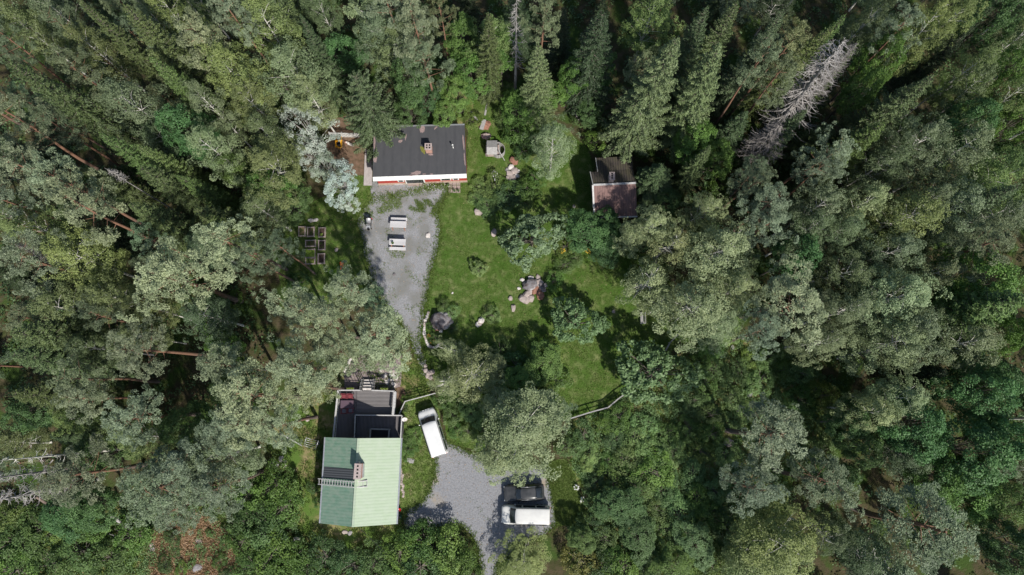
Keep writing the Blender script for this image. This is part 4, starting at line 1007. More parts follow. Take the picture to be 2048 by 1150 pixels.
def make_birch(h=18., r=2.7, seed=1, n=215, limb=.030, drop=0.0):
    rr = random.Random(seed); L = Leaves(); b = B(); ph = [rr.uniform(0, 6.28) for _ in range(3)]
    z0 = h * rr.uniform(.28, .38)
    lean = (rr.uniform(-.9, .9), rr.uniform(-.9, .9))
    tr = [Vector((lean[0] * (z / h) ** 1.5, lean[1] * (z / h) ** 1.5, z)) for z in np.linspace(0, h * .96, 9)]
    b.tube(tr, [.15 * (1 - .88 * i / 8) + .012 for i in range(9)], 7)
    def trunk_at(z): k = min(7.99, z / (h * .96) * 8); i = int(k); return tr[i].lerp(tr[i + 1], k - i)
    nl = 34
    for i in range(nl):
        t = (i + .5) / nl; z = z0 + (h - z0) * t * .96; phi = i * 2.4 + rr.uniform(-.5, .5)
        env = r * (math.sin(math.pi * (.12 + .82 * t)) ** .7) * lobed(phi, ph) * rr.uniform(.7, 1.15)
        p0 = trunk_at(max(0.5, z - env * .7)); p1 = Vector((trunk_at(z).x + env * math.cos(phi), trunk_at(z).y + env * math.sin(phi), z + env * .25))
        b.tube([p0, p0.lerp(p1, .5) + Vector((0, 0, .05)), p1.lerp(p0, .25) - Vector((0, 0, .15))], [limb, limb * .6, limb * .22], 5)
        br_tone = rr.uniform(-.10, .12)
        for j in range(max(3, int(n / nl * (env / r) * 1.3))):
            s = rr.uniform(.35, 1.02); q = p0.lerp(p1, s) + Vector((0, 0, .2 * (1 - s)))
            side = Vector((-math.sin(phi), math.cos(phi), 0)) * rr.uniform(-1, 1) * env * .42 * (.5 + s)
            c = q + side + Vector((0, 0, rr.uniform(-.5, .35) - drop))
            o = Vector((c.x, c.y, 0)) / r
            clump(L, np.array(c), (o.x * .9, o.y * .9, .45), rr.uniform(.34, .66), rr.randint(62, 100), .135, .090, .46 + br_tone + rr.uniform(-.14, .16), .5, .4, 1.15, .35, .11)
    for j in range(16 if drop == 0 else 3):
        p = tr[-1] + Vector((rr.uniform(-1, 1) * r * .22, rr.uniform(-1, 1) * r * .22, rr.uniform(-1.3, .5))); clump(L, np.array(p), (0, 0, 1), rr.uniform(.3, .5), 75, .125, .085, .5 + rr.uniform(-.15, .2), .5, .5, 1.1, .35, .17)
    return b, L

def make_broad(h=12., r=3.0, seed=1, n=120, leaf=.20, z0f=.25, cr=(.45, .8), dens=(75, 120), tb=.42, upr=0.5):
    rr = random.Random(seed); L = Leaves(); b = B(); ph = [rr.uniform(0, 6.28) for _ in range(3)]
    z0 = h * z0f; b.tube([(0, 0, 0), (.1, 0, h * .3), (0, .1, h * .8)], [.16 * h / 10, .12 * h / 10, .03], 7)
    zc = (h + z0) / 2; hz = (h - z0) / 2
    for i in range(n):
        d = rand_dirs(1)[0]; d[2] = abs(d[2]) * 1.0 - .25 if rr.random() < .85 else d[2]; d = d / np.linalg.norm(d)
        phi = math.atan2(d[1], d[0]); k = rr.uniform(.72, 1.0) * lobed(phi, ph)
        c = np.array([d[0] * r * k, d[1] * r * k, zc + d[2] * hz * rr.uniform(.8, 1.05)])
        if i % 4 == 0: b.tube([(0, 0, max(.2, c[2] * .45)), (c[0] * .6, c[1] * .6, c[2] * .85), tuple(c)], [.05, .03, .01], 4)
        clump(L, c, (d[0] * .7, d[1] * .7, d[2] * .5 + upr), rr.uniform(*cr) * r / 3, rr.randint(*dens), leaf, leaf * .62, tb + rr.uniform(-.2, .22), .55, .6, .75, .3, .10)
    return b, L

def make_spruce(h=22., r=3.0, seed=1, dens=1.0, tone=.42, bare=.25):
    rr = random.Random(seed); L = Leaves(); b = B(); lean = rr.uniform(-.3, .3)
    b.tube([(lean * (z / h) ** 2, 0, z) for z in np.linspace(0, h, 8)], [.24 * (1 - i / 7.3) + .01 for i in range(8)], 7)
    z = h * .14; 
    while z < h - .25:
        t = (z / h); Lb = r * (1 - t) ** .78 * 1.05 + .12; nb = rr.choice((6, 7, 8)) if t < .9 else 5; a0 = rr.uniform(0, 6.28)
        for i in range(nb):
            if rr.random() < .06: continue
            phi = a0 + i * 2 * math.pi / nb + rr.uniform(-.22, .22); L1 = Lb * rr.uniform(.72, 1.18)
            rise = .55 * t * L1 - .30 * (1 - t) * L1
            dx, dy = math.cos(phi), math.sin(phi)
            def pt(s): return np.array([dx * L1 * s, dy * L1 * s, z + rise * s * 1.2 - .35 * L1 * (s - s * s) * (1.2 - t) + .10 * L1 * s * s])
            b.tube([pt(0), pt(.5), pt(.97)], [.04, .025, .006], 4)
            m = max(4, int(L1 / .085 * dens)); s = np.linspace(.10 + bare * .25 * (1 - t), 1, m) + rng.uniform(-.02, .02, m)
            base = np.array([pt(x) for x in s]); bt = rr.uniform(-.12, .12)
            for sgn in (-1, 1):
                wdt = (.16 + .42 * L1 * .62 * (1 - s) ** .75 * np.minimum(1, s * 3.2)) * rng.uniform(.65, 1.15, m)
                wdt = np.minimum(wdt, .95)
                ang = sgn * rng.uniform(.65, 1.05, m); tx = dx * np.cos(ang) - dy * np.sin(ang); ty = dx * np.sin(ang) + dy * np.cos(ang)
                for seg in range(3):
                    f0 = (seg + .5) / 3
                    c = base + np.stack([tx * wdt * f0, ty * wdt * f0, -.22 * wdt * f0 * (1.1 - t) * 1.6 + rng.normal(size=m) * .03], 1)
                    tv = np.stack([tx, ty, np.full(m, -.35) + rng.normal(size=m) * .25], 1) + rng.normal(size=(m, 3)) * .22
                    nn = unit(np.array([0, 0, 1.0]) + rng.normal(size=(m, 3)) * .5)
                    L.add(c, tv, nn, np.maximum(wdt * .46, .13), np.full(m, .085) * rng.uniform(.7, 1.5, m), tone + bt + .14 * (f0 > .6) + .10 * s + rng.normal(size=m) * .12)
            L.add(base, np.tile([dx, dy, rise / L1], (m, 1)) + rng.normal(size=(m, 3)) * .1, unit(np.array([0, 0, 1.]) + rng.normal(size=(m, 3)) * .3), .2, .08, tone + bt + rng.normal(size=m) * .12)
        z += rr.uniform(.34, .52) * (1.15 - .35 * t)
    # the leading shoot
    m = 26; zz = np.linspace(h - .9, h + .25, m); d = rand_dirs(m); d[:, 2] = abs(d[:, 2]) + .3
    L.add(np.stack([d[:, 0] * .07, d[:, 1] * .07, zz], 1), d, rand_dirs(m), .2, .07, tone + .2)
    return b, L

def make_dead(h=20., r=1.7, seed=1, zf=.3, nb=(5, 6, 7), step=(.18, .32)):
    rr = random.Random(seed); b = B(); b.tube([(0, 0, 0), (.05, 0, h * .5), (0, 0, h)], [.22, .15, .03], 7); t = B(); z = h * zf
    while z < h - .3:
        k = z / h; Lb = r * (1 - k) ** .55 * (.55 + .45 * min(1, (k - zf) * 5 + .4))
        for i in range(rr.choice(nb)):
            phi = rr.uniform(0, 6.28); L1 = Lb * rr.uniform(.5, 1.25); dx, dy = math.cos(phi), math.sin(phi)
            pts = [(0, 0, z), (dx * L1 * .5, dy * L1 * .5, z - .22 * L1), (dx * L1, dy * L1, z - .25 * L1), (dx * L1 * 1.25, dy * L1 * 1.25, z - .02 * L1)]
            t.tube(pts, [.035, .028, .018, .008], 4)
            for s in range(rr.randint(2, 5)):
                u = rr.uniform(.35, 1.05); a = phi + rr.choice((-1, 1)) * rr.uniform(.6, 1.1); l2 = rr.uniform(.2, .5)
                p = Vector((dx * L1 * u, dy * L1 * u, z - .26 * L1)); t.tube([p, p + Vector((math.cos(a) * l2, math.sin(a) * l2, -.15))], [.016, .007], 3)
        z += rr.uniform(*step)
    return b, t

PROTO = {}
def proto(kind, maker, mat, bark, args):
    PROTO[kind] = []
    for i, a in enumerate(args):
        b, L = maker(**a)
        w = bpy.data.meshes.new(kind + '_trunk'); w.from_pydata(b.v, [], b.f); w.materials.append(bark); w.polygons.foreach_set('use_smooth', [True] * len(w.polygons)); w.update()
        if isinstance(L, Leaves): me = L.mesh(kind + '_crown', mat)
        else:
            me = bpy.data.meshes.new(kind + '_branches'); me.from_pydata(L.v, [], L.f); me.materials.append(bark); me.update()
        PROTO[kind].append((w, me, a.get('h'), a.get('r')))
proto('pine_tree', make_pine, M['pine'], M['pinebark'], [dict(h=20, r=3.0, seed=s, n=n) for s, n in ((1, 185), (2, 170), (3, 200), (4, 150), (5, 180))])
proto('birch_tree', make_birch, M['birch'], M['birchbark'], [dict(h=18, r=2.7, seed=s, n=n) for s, n in ((11, 230), (12, 205), (13, 240), (14, 190), (15, 220))])
proto('forked_birch', make_birch, M['birch'], M['birchbark'], [dict(h=10, r=3.0, seed=17, n=150, limb=.085, drop=.28), dict(h=9, r=2.6, seed=18, n=120, limb=.07, drop=.28)])
proto('spruce_tree', make_spruce, M['spruce'], M['bark'], [dict(h=22, r=3.0, seed=s, dens=d) for s, d in ((21, 1.0), (22, .9), (23, 1.0), (24, .8))])
proto('star_spruce', make_spruce, M['spruce'], M['bark'], [dict(h=15, r=4.2, seed=29, dens=1.1, tone=.36)])
proto('leafy_tree', make_broad, M['broad'], M['bark'], [dict(h=12, r=3.0, seed=s, n=n) for s, n in ((31, 130), (32, 115), (33, 140), (34, 120))])
proto('garden_tree', make_broad, M['broadpale'], M['bark'], [dict(h=5, r=2.8, seed=s, n=n, leaf=.26, z0f=.15, cr=(.32, .55), dens=(32, 50)) for s, n in ((41, 135), (42, 120), (43, 150))])
proto('willow_tree', make_broad, M['willow'], M['deadwood'], [dict(h=9, r=2.6, seed=s, n=n, leaf=.14, cr=(.32, .62), dens=(50, 85), z0f=.15) for s, n in ((51, 105), (52, 95), (53, 85))])
proto('dead_tree', make_dead, None, M['deadwood'], [dict(h=20, r=2.0, seed=61, zf=.22, nb=(4, 5), step=(.26, .46))])
proto('snag', make_dead, None, M['snagwood'], [dict(h=20, r=1.9, seed=63), dict(h=20, r=1.6, seed=64, zf=.4)])
proto('thin_snag', make_dead, None, M['deadwood'], [dict(h=18, r=1.6, seed=67, zf=.35, nb=(2, 3), step=(.25, .5))])
proto('dead_top', make_dead, None, M['deadwood'], [dict(h=14, r=3.0, seed=65, zf=.84)])
proto('white_snag', make_dead, None, M['birchbark'], [dict(h=18, r=1.5, seed=66, zf=.45, nb=(1, 2), step=(.45, .9))])
proto('shrub', make_broad, M['broad'], M['bark'], [dict(h=2.2, r=1.6, seed=s, n=n, leaf=.15, z0f=.0, cr=(.55, 1.0), dens=(32, 55), upr=.6) for s, n in ((71, 62), (72, 55), (73, 70), (74, 50))])

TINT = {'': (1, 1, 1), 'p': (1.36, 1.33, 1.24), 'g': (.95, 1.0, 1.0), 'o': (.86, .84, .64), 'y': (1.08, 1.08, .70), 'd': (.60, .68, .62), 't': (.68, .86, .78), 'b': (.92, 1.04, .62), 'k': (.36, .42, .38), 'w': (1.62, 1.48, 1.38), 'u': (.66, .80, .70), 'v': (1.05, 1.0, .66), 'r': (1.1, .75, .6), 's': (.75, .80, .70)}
WORD = {'': '', 'p': 'pale', 'g': 'grey green', 'o': 'olive', 'y': 'yellow green', 'd': 'dark green', 't': 'teal green', 'b': 'bright green', 'k': 'blackish green', 'w': 'whitish', 'u': 'dark teal', 'v': 'straw coloured', 'r': 'reddish brown', 's': 'dull green'}
CATN = {'thin_snag': 'dead tree', 'forked_birch': 'birch', 'pine_tree': 'pine', 'birch_tree': 'birch', 'spruce_tree': 'spruce', 'star_spruce': 'spruce', 'leafy_tree': 'leafy tree', 'garden_tree': 'garden tree', 'willow_tree': 'willow', 'dead_tree': 'dead tree', 'snag': 'dead tree', 'dead_top': 'dead tree', 'white_snag': 'dead tree', 'shrub': 'shrub'}
CF = {'thin_snag': 1.0, 'forked_birch': .68, 'pine_tree': .82, 'birch_tree': .68, 'spruce_tree': 1.0, 'star_spruce': 1.0, 'leafy_tree': .68, 'garden_tree': .6, 'willow_tree': .65, 'dead_tree': 1.0, 'snag': 1.0, 'dead_top': 1.0, 'white_snag': 1.0, 'shrub': .5}
GROUP = {'thin_snag': 'dead spruces', 'forked_birch': 'birches of the surrounding forest', 'pine_tree': 'pines of the surrounding forest', 'birch_tree': 'birches of the surrounding forest', 'spruce_tree': 'spruces of the surrounding forest', 'leafy_tree': 'leafy trees of the forest edge', 'shrub': 'wild shrubs around the yard', 'dead_tree': 'dead spruces', 'snag': 'dead spruces', 'dead_top': 'dead spruces', 'white_snag': 'dead spruces', 'garden_tree': 'trees planted in the lawn', 'willow_tree': 'silvery willows'}
RK = {'thin_snag': .9, 'forked_birch': .84, 'pine_tree': .89, 'birch_tree': .86, 'spruce_tree': .93, 'star_spruce': .95, 'leafy_tree': .82, 'garden_tree': .86, 'willow_tree': .86, 'dead_tree': .9, 'snag': .9, 'dead_top': .9, 'white_snag': .9, 'shrub': .86}
PLACED = []; NAMED = set(); ntree = [0]
def place_words(px, py):
    ax = min(99, max(1, int(round(px / 20.48)))); ay = min(99, max(1, int(round(py / 11.5))))
    if px < 0 or px > 2048 or py < 0 or py > 1150: return None, None
    return ax, ay
ONES = 'zero one two three four five six seven eight nine ten eleven twelve thirteen fourteen fifteen sixteen seventeen eighteen nineteen'.split(); TENS = '- - twenty thirty forty fifty sixty seventy eighty ninety'.split()
def num(n): return ONES[n] if n < 20 else TENS[n // 10] + ('' if n % 10 == 0 else ' ' + ONES[n % 10])
def tree(kind, px, py, rpx, h, tint='', label=None, at=None, rm=None):
    i = ntree[0]; ntree[0] += 1; rr = random.Random(i * 13 + 5)
    w, me, h0, r0 = PROTO[kind][rr.randrange(len(PROTO[kind]))]
    zc = h * CF[kind]
    p = W(px, py, zc) if at is None else Vector((at[0], at[1], 0)); r = (rpx * (HC - zc) / F) * RK[kind] if rm is None else rm
    root = bpy.data.objects.new({'thin_snag': 'dead_tree', 'forked_birch': 'birch_tree', 'star_spruce': 'spruce_tree', 'snag': 'dead_tree', 'dead_top': 'dead_tree', 'white_snag': 'dead_tree'}.get(kind, kind), None); C.objects.link(root)
    root.location = (p.x, p.y, 0); root.rotation_euler = (rr.gauss(0, .025), rr.gauss(0, .025), rr.uniform(0, 6.28))
    sx = r / r0; root.scale = (sx * rr.uniform(.86, 1.14), sx * rr.uniform(.86, 1.14), h / h0)
    nm = 'branches' if CATN[kind] == 'dead tree' else 'foliage' if kind == 'shrub' else 'crown'
    c = link_mesh(nm, me, root); k = link_mesh('stem' if kind == 'shrub' else 'trunk', w, root)
    t = TINT[tint]; v = rr.uniform(.84, 1.14) if kind != 'shrub' else rr.uniform(.7, 1.2); hue = rr.uniform(-.06, .06) if kind != 'shrub' else rr.uniform(-.08, .16)
    c.color = (t[0] * v * (1 + hue), t[1] * v, t[2] * v * (1 - hue), 1)
    qx, qy = P((p.x, p.y, zc)) if at is not None else (px, py)
    cat = CATN[kind]
    if label is None:
        ax, ay = place_words(qx, qy)
        col = WORD[tint] + ' ' if tint else ''
        size = {0: 'slender ', 1: '', 2: 'broad '}[0 if r < 2.0 else 1 if r < 3.0 else 2] if kind != 'shrub' else ('small ' if r < 1.1 else '' if r < 1.9 else 'wide ')
        if ax is None:
            if qx < 0 or qx > 2048: label = f"{size}{col}{cat} beyond the {'left' if qx < 0 else 'right'} edge of the frame, {num(min(99, max(0, int(qy / 11.5))))} percent down"
            else: label = f"{size}{col}{cat} beyond the {'top' if qy < 0 else 'bottom'} edge of the frame, {num(min(99, max(0, int(qx / 20.48))))} percent across"
        else:
            for step in range(40):
                label = f"{size}{col}{cat} {num(ax)} percent across and {num(ay)} percent down the photo"
                if label not in NAMED: break
                ax = min(99, ax + 1) if step % 2 else ax; ay = min(99, ay + 1) if step % 2 == 0 else ay
        NAMED.add(label)
    tag(root, label, cat, GROUP.get(kind if kind != 'star_spruce' else 'spruce_tree'))
    PLACED.append((p.x, p.y, r, h))
    return root

Fb = 'forked_birch'
Pn, Bi, Sp, Lf, Gt, Wi, De, Sh = 'pine_tree', 'birch_tree', 'spruce_tree', 'leafy_tree', 'garden_tree', 'willow_tree', 'dead_tree', 'shrub'
# trees the photograph shows one by one: kind, crown place in the photo, crown radius there, height in metres, tint
TREES = [
 # upper left
 (Bi, 33, 20, 45, 18, 'o'), (Bi, 112, 22, 48, 18, ''), (Sp, 165, 10, 50, 20, 'o'), (Pn, 140, 60, 42, 18, 's'), (Bi, 83, 82, 48, 17, 'o'), (Pn, 13, 85, 42, 18, 'd'), (Sp, 12, 105, 78, 23, 'o'), (Pn, 143, 135, 58, 18, 's'),
 (Bi, 202, 108, 50, 17, 'o'), (Sp, 250, 22, 72, 21, 'o'), (Bi, 332, 20, 50, 18, 'y'), (Bi, 336, 62, 42, 16, ''), (Pn, 397, 82, 58, 19, 'p'), (Pn, 462, 22, 50, 20, ''), (Sp, 305, 97, 52, 19, 'b'), (Bi, 475, 145, 60, 17, 'y'),
 (Bi, 284, 212, 66, 17, ''), (Pn, 33, 247, 66, 20, ''), (Pn, 112, 255, 45, 17, 'd'), (Sp, 196, 262, 52, 17, 'b'), (Sp, 277, 285, 50, 16, 'y'), (Lf, 384, 268, 54, 15, 't'), (Bi, 440, 235, 48, 16, ''), (Bi, 437, 302, 52, 16, 'p'),
 (Sp, 157, 325, 42, 15, 'o'), (Pn, 33, 322, 66, 20, ''), (Pn, 143, 378, 62, 20, 'p'), (Sp, 285, 330, 62, 16, 'o'), (Sp, 360, 335, 46, 15, 'b'), (Pn, 63, 203, 44, 17, 't'),
 # top middle
 (Bi, 537, 62, 60, 17, 'y'), (Bi, 562, 12, 42, 18, 's'), (Sp, 592, 38, 44, 18, 'd'), (Bi, 637, 12, 38, 17, 's'), (Bi, 732, 34, 56, 17, 'p'), (Pn, 790, 20, 52, 20, ''), (Pn, 832, 45, 54, 20, ''), (Bi, 762, 76, 54, 16, ''),
 (Bi, 800, 110, 62, 15, 'o'), (Pn, 852, 122, 54, 16, 's'), (Lf, 812, 155, 50, 13, 's'), (Bi, 590, 150, 80, 15, 'p'), (Bi, 625, 195, 48, 14, 'p'), (Lf, 925, 83, 42, 11, 'y'), (Lf, 945, 142, 50, 9, 'b'), (Lf, 912, 186, 34, 8, 'y'),
 (Lf, 896, 224, 32, 6, 'y'), (Sp, 965, 25, 50, 18, 'o'), (Bi, 992, 76, 50, 14, 'b'), (Lf, 1002, 105, 40, 11, 'b'), (Pn, 880, 20, 40, 17, 'o'), (Lf, 815, 222, 36, 8, 's'), (Lf, 850, 190, 36, 8, 'd'), (Bi, 515, 200, 46, 15, 'o'), (Bi, 530, 262, 46, 14, 's'),
 # top right
 (Pn, 1091, 32, 50, 20, 's'), (Sp, 1086, 92, 58, 17, 'p'), (Sp, 1208, 12, 74, 20, 'k'), (Bi, 1300, 35, 54, 18, 'b'), (Lf, 1140, 152, 38, 11, 'b'), (Lf, 1092, 188, 42, 8, 'b'), (Lf, 1205, 147, 36, 11, 't'), (Sp, 1340, 68, 112, 24, ''),
 (Sp, 1412, 20, 64, 21, 's'), (Sp, 1461, 98, 84, 21, 'p'), (Sp, 1475, 8, 60, 21, 'o'), (Pn, 1522, 122, 46, 20, 's'), (Lf, 1391, 284, 52, 10, 'b'), (Lf, 1426, 318, 46, 9, 'b'), (Sp, 1326, 338, 56, 8, 's'), (Bi, 1107, 296, 58, 12, 'p'),
 (Lf, 1042, 215, 44, 6, 'b'), (Lf, 1180, 215, 36, 5, 'd'), (Lf, 1330, 400, 34, 5, 'd'), (Sp, 1580, 20, 60, 21, ''), (Sp, 1638, 30, 62, 20, 'y'), (Sp, 1684, 30, 50, 20, 'b'), (Pn, 1556, 98, 54, 19, 'o'), (Pn, 1556, 152, 50, 18, 's'),
 (Bi, 1738, 38, 44, 17, 's'), (Pn, 1803, 67, 50, 18, 'g'), (Sp, 1723, 88, 40, 18, 'y'), (Lf, 1713, 182, 36, 14, 'y'), (Lf, 1755, 128, 38, 15, 'b'), (Bi, 1843, 90, 46, 17, 'y'), (Bi, 1875, 50, 50, 17, 'y'), (Lf, 1963, 50, 56, 16, 's'),
 (Sp, 1858, 160, 80, 20, 's'), (Sp, 1758, 248, 70, 16, 'b'), (Pn, 1636, 302, 62, 17, 'g'), (Pn, 1640, 345, 50, 16, 'g'), (Bi, 1820, 312, 68, 16, ''), (Bi, 1750, 335, 56, 15, 's'), (Bi, 1903, 318, 66, 16, ''), (Lf, 1922, 258, 52, 15, 't'),
 (Bi, 2000, 205, 50, 17, 'b'), (Lf, 1985, 160, 46, 16, 'b'), (Bi, 1938, 202, 46, 16, 's'), (Bi, 1920, 150, 44, 17, 'y'), (Bi, 2022, 85, 50, 17, 's'), (Lf, 2030, 242, 50, 16, 'b'), (Bi, 1970, 362, 56, 16, 'b'), (Sp, 2035, 368, 60, 18, 's'), (Sp, 1600, 230, 52, 15, 'd'), (Sp, 1700, 320, 44, 13, 'o'),
 # left
 (Pn, 20, 398, 46, 18, ''), (Pn, 173, 428, 80, 20, 'p'), (Bi, 43, 446, 58, 17, 'y'), (Sp, 260, 408, 62, 16, 'o'), (Sp, 400, 400, 58, 15, 'o'), (Sp, 410, 432, 44, 14, 'y'), (Pn, 467, 474, 64, 18, 'p'), (Pn, 50, 518, 70, 19, ''),
 (Bi, 160, 518, 60, 16, 'y'), (Pn, 302, 478, 44, 15, 't'), (Pn, 333, 545, 92, 20, 'p'), (Bi, 233, 588, 50, 14, 'o'), (Bi, 133, 618, 52, 15, 'o'), (Pn, 200, 638, 46, 14, 'd'), (Bi, 300, 617, 44, 13, 'o'), (Pn, 302, 690, 64, 18, ''),
 (Bi, 202, 695, 50, 14, 'o'), (Sp, 18, 650, 80, 17, 'o'), (Sp, 30, 722, 72, 16, 's'), (Bi, 112, 700, 44, 13, 'o'), (Lf, 418, 638, 34, 7, 'b'), (Lf, 446, 682, 34, 7, 'b'), (Pn, 167, 752, 54, 16, 's'), (Lf, 545, 375, 44, 11, 'b'), (Bi, 545, 320, 58, 15, 'o'), (Bi, 530, 420, 50, 12, 's'),
 (Lf, 580, 408, 46, 6, 's'), (Lf, 470, 335, 40, 11, 'o'),
 # lower left
 (Sp, 30, 790, 66, 15, 'o'), (Lf, 70, 822, 50, 10, 's'), (Pn, 176, 790, 54, 16, ''), (Bi, 152, 842, 44, 9, 'b'), (Pn, 262, 832, 72, 16, 'g'), (Lf, 368, 850, 50, 10, 's'), (Bi, 30, 890, 50, 8, 'o'), (Pn, 152, 952, 64, 14, ''),
 (Lf, 205, 912, 50, 9, 's'), (Pn, 318, 962, 84, 15, 's'), (Pn, 384, 932, 66, 15, ''), (Pn, 432, 968, 56, 14, ''), (Pn, 334, 1016, 52, 13, ''), (Bi, 450, 905, 64, 13, ''), (Lf, 188, 1012, 50, 9, 's'), (Bi, 280, 880, 50, 12, 'y'),
 # the big pines before the deck
 (Pn, 500, 792, 92, 17, 'p'), (Pn, 596, 722, 86, 17, 'p'), (Pn, 748, 676, 74, 13, 'p'), (Pn, 695, 568, 56, 14, 'p'), (Pn, 590, 610, 68, 15, 'p'), (Pn, 450, 725, 52, 16, 'g'), (Pn, 560, 838, 60, 14, 'p'), (Pn, 622, 772, 54, 15, 'p'),
 (Pn, 775, 700, 50, 10, 'p'), (Pn, 655, 650, 60, 16, 'p'), (Pn, 470, 850, 62, 15, 'g'), (Pn, 500, 515, 52, 16, 's'), (Pn, 560, 500, 40, 14, 'd'), (Pn, 735, 610, 40, 12, 't'), (Pn, 660, 705, 46, 14, 'p'),
 # beside the lawn
 (Fb, 905, 700, 36, 4, 'w'), (Fb, 945, 752, 64, 5.8, 'w'), (Bi, 985, 730, 38, 3.6, 'p'), (Fb, 898, 765, 42, 4.5, 'w'), (Lf, 1085, 725, 48, 3.6, 'y'), (Bi, 1045, 860, 86, 9.5, 'w'), (Bi, 990, 800, 44, 5.5, 'p'), (Bi, 1000, 912, 52, 7.5, 'w'), (Bi, 1085, 815, 46, 7, 'g'), (Lf, 945, 828, 30, 2.2, 'p'),
 (Lf, 1040, 760, 40, 3.4, 'b'),
 (Lf, 1182, 468, 56, 5, 't'), (Lf, 1215, 440, 30, 5, 't'), (Lf, 1215, 500, 40, 4, 'd'),
 (Bi, 1440, 505, 74, 14, 'w'), (Bi, 1380, 600, 86, 13, 'w'), (Fb, 1300, 560, 60, 10.5, 'w'), (Bi, 1300, 445, 40, 12, 'w'), (Bi, 1400, 420, 40, 13, 'p'), (Fb, 1342, 480, 60, 12, 'w'), (Bi, 1460, 585, 54, 13, 'p'), (Bi, 1262, 475, 34, 8, 'w'), (Bi, 1320, 612, 40, 9, 'p'), (Bi, 1430, 640, 50, 11, 'p'),
 # right
 (Pn, 1580, 592, 86, 17, 'p'), (Pn, 1546, 400, 56, 17, 'g'), (Pn, 1500, 360, 44, 15, 's'), (Pn, 1524, 450, 52, 15, 'g'), (Bi, 1625, 420, 60, 15, ''), (Bi, 1603, 470, 54, 14, 's'), (Bi, 1705, 427, 56, 15, 'p'), (Bi, 1668, 462, 44, 14, 's'), (Bi, 1803, 435, 76, 16, 'y'), (Bi, 1850, 405, 50, 16, ''),
 (Bi, 1786, 496, 56, 15, ''), (Bi, 1903, 412, 62, 16, ''), (Bi, 1970, 418, 56, 16, ''), (Bi, 1676, 537, 54, 14, 's'), (Bi, 1846, 552, 46, 14, ''), (Bi, 1786, 590, 80, 15, 'p'), (Pn, 1972, 494, 76, 17, 's'), (Lf, 1947, 562, 70, 15, 'b'),
 (Bi, 1686, 626, 56, 14, ''), (Bi, 1820, 668, 64, 15, ''), (Bi, 1770, 702, 74, 14, 'p'), (Bi, 1913, 686, 60, 15, ''), (Sp, 2045, 610, 100, 18, 'b'), (Lf, 2012, 676, 42, 13, 'b'), (Lf, 1965, 752, 54, 13, 't'), (Bi, 1640, 680, 50, 13, ''), (Pn, 1540, 660, 50, 14, 'g'), (Lf, 1580, 520, 44, 12, 't'),
 # lower right
 (Pn, 1542, 872, 80, 15, 'g'), (Pn, 1514, 982, 62, 14, 'g'), (Pn, 1652, 967, 76, 15, 's'), (Bi, 1562, 1085, 76, 13, 'y'), (Bi, 1500, 1112, 72, 9, 'y'), (Pn, 1851, 1060, 104, 16, 's'), (Bi, 1735, 815, 42, 13, 'p'), (Bi, 1800, 788, 52, 14, 'p'),
 (Lf, 1818, 850, 66, 13, 't'), (Lf, 1950, 790, 64, 14, 't'), (Lf, 1935, 900, 76, 13, 't'), (Lf, 2005, 885, 60, 14, 't'), (Lf, 1868, 950, 54, 10, 'b'), (Lf, 1935, 985, 66, 9, 'b'), (Bi, 1742, 1117, 60, 13, 's'), (Bi, 1652, 1065, 44, 12, 'd'), (Lf, 2018, 1100, 54, 12, 'd'),
 (Lf, 1695, 847, 46, 10, 'd'), (Lf, 1245, 1014, 46, 3, 's'), (Lf, 1278, 1072, 48, 3, 's'), (Lf, 1392, 1086, 44, 3, ''), (Bi, 1052, 1134, 62, 3.4, 'y'), (Lf, 1162, 1078, 32, 3.2, 'o'), (Lf, 1340, 1140, 46, 3.2, 'y'), (Lf, 1720, 900, 44, 9, 's'), (Lf, 1990, 1000, 46, 11, 'o'),
]
LABELS = {
 (12, 105): 'long olive spruce reaching in from the upper left edge', (397, 82): 'pale grey green pine at the top left, brightest of its row', (333, 545): 'big pale pine at the left with its orange trunk bare towards the yard',
 (302, 690): 'round grey green pine left of the deck with bare orange trunk', (1340, 68): 'tallest spruce, broad and light olive, above the tiled outbuilding', (1461, 98): 'pale spruce with grey hanging twigs right of the tallest spruce',
 (1107, 296): 'pale drooping birch on the shaded lawn right of the rockery', (1045, 860): 'big pale birch spreading over the driveway and the dark car', (1000, 912): 'pale birch crown hanging low over the drive edge', (1182, 465): 'teal green leafy tree below the brown tiled outbuilding',
 (945, 752): 'whitish birch with forked pale stem below the round flower bed', (905, 700): 'thin whitish birch standing against the round flower bed', (1440, 505): 'upper right crown of the great pale birches by the lawn', (1380, 600): 'largest of the great pale birches right of the lawn',
 (1580, 592): 'big pale pine standing right of the great birches', (2045, 610): 'bright green spruce reaching in from the right edge', (1851, 1060): 'largest dark pine in the lower right corner', (500, 792): 'largest pale pine left of the deck', (695, 568): 'pale pine whose crown touches the orange sled',
 (748, 676): 'pale pine hanging over the narrow end of the gravel yard', (945, 142): 'bright green leafy tree behind the black roofed cottage', (896, 224): 'small bright green tree touching the black roof corner', (1326, 338): 'small dark spruce right of the brown tiled outbuilding',
 (590, 150): 'broad pale birch above the silvery willow', (1542, 872): 'lone grey green pine at the right edge of the rough meadow', (1052, 1134): 'yellow green bushy birch where the drive leaves the frame'}
for a in TREES: tree(*a, label=LABELS.get((a[1], a[2])))
tree('star_spruce', 706, 148, 88, 15, 'g', 'dark star shaped spruce left of the black roofed cottage')
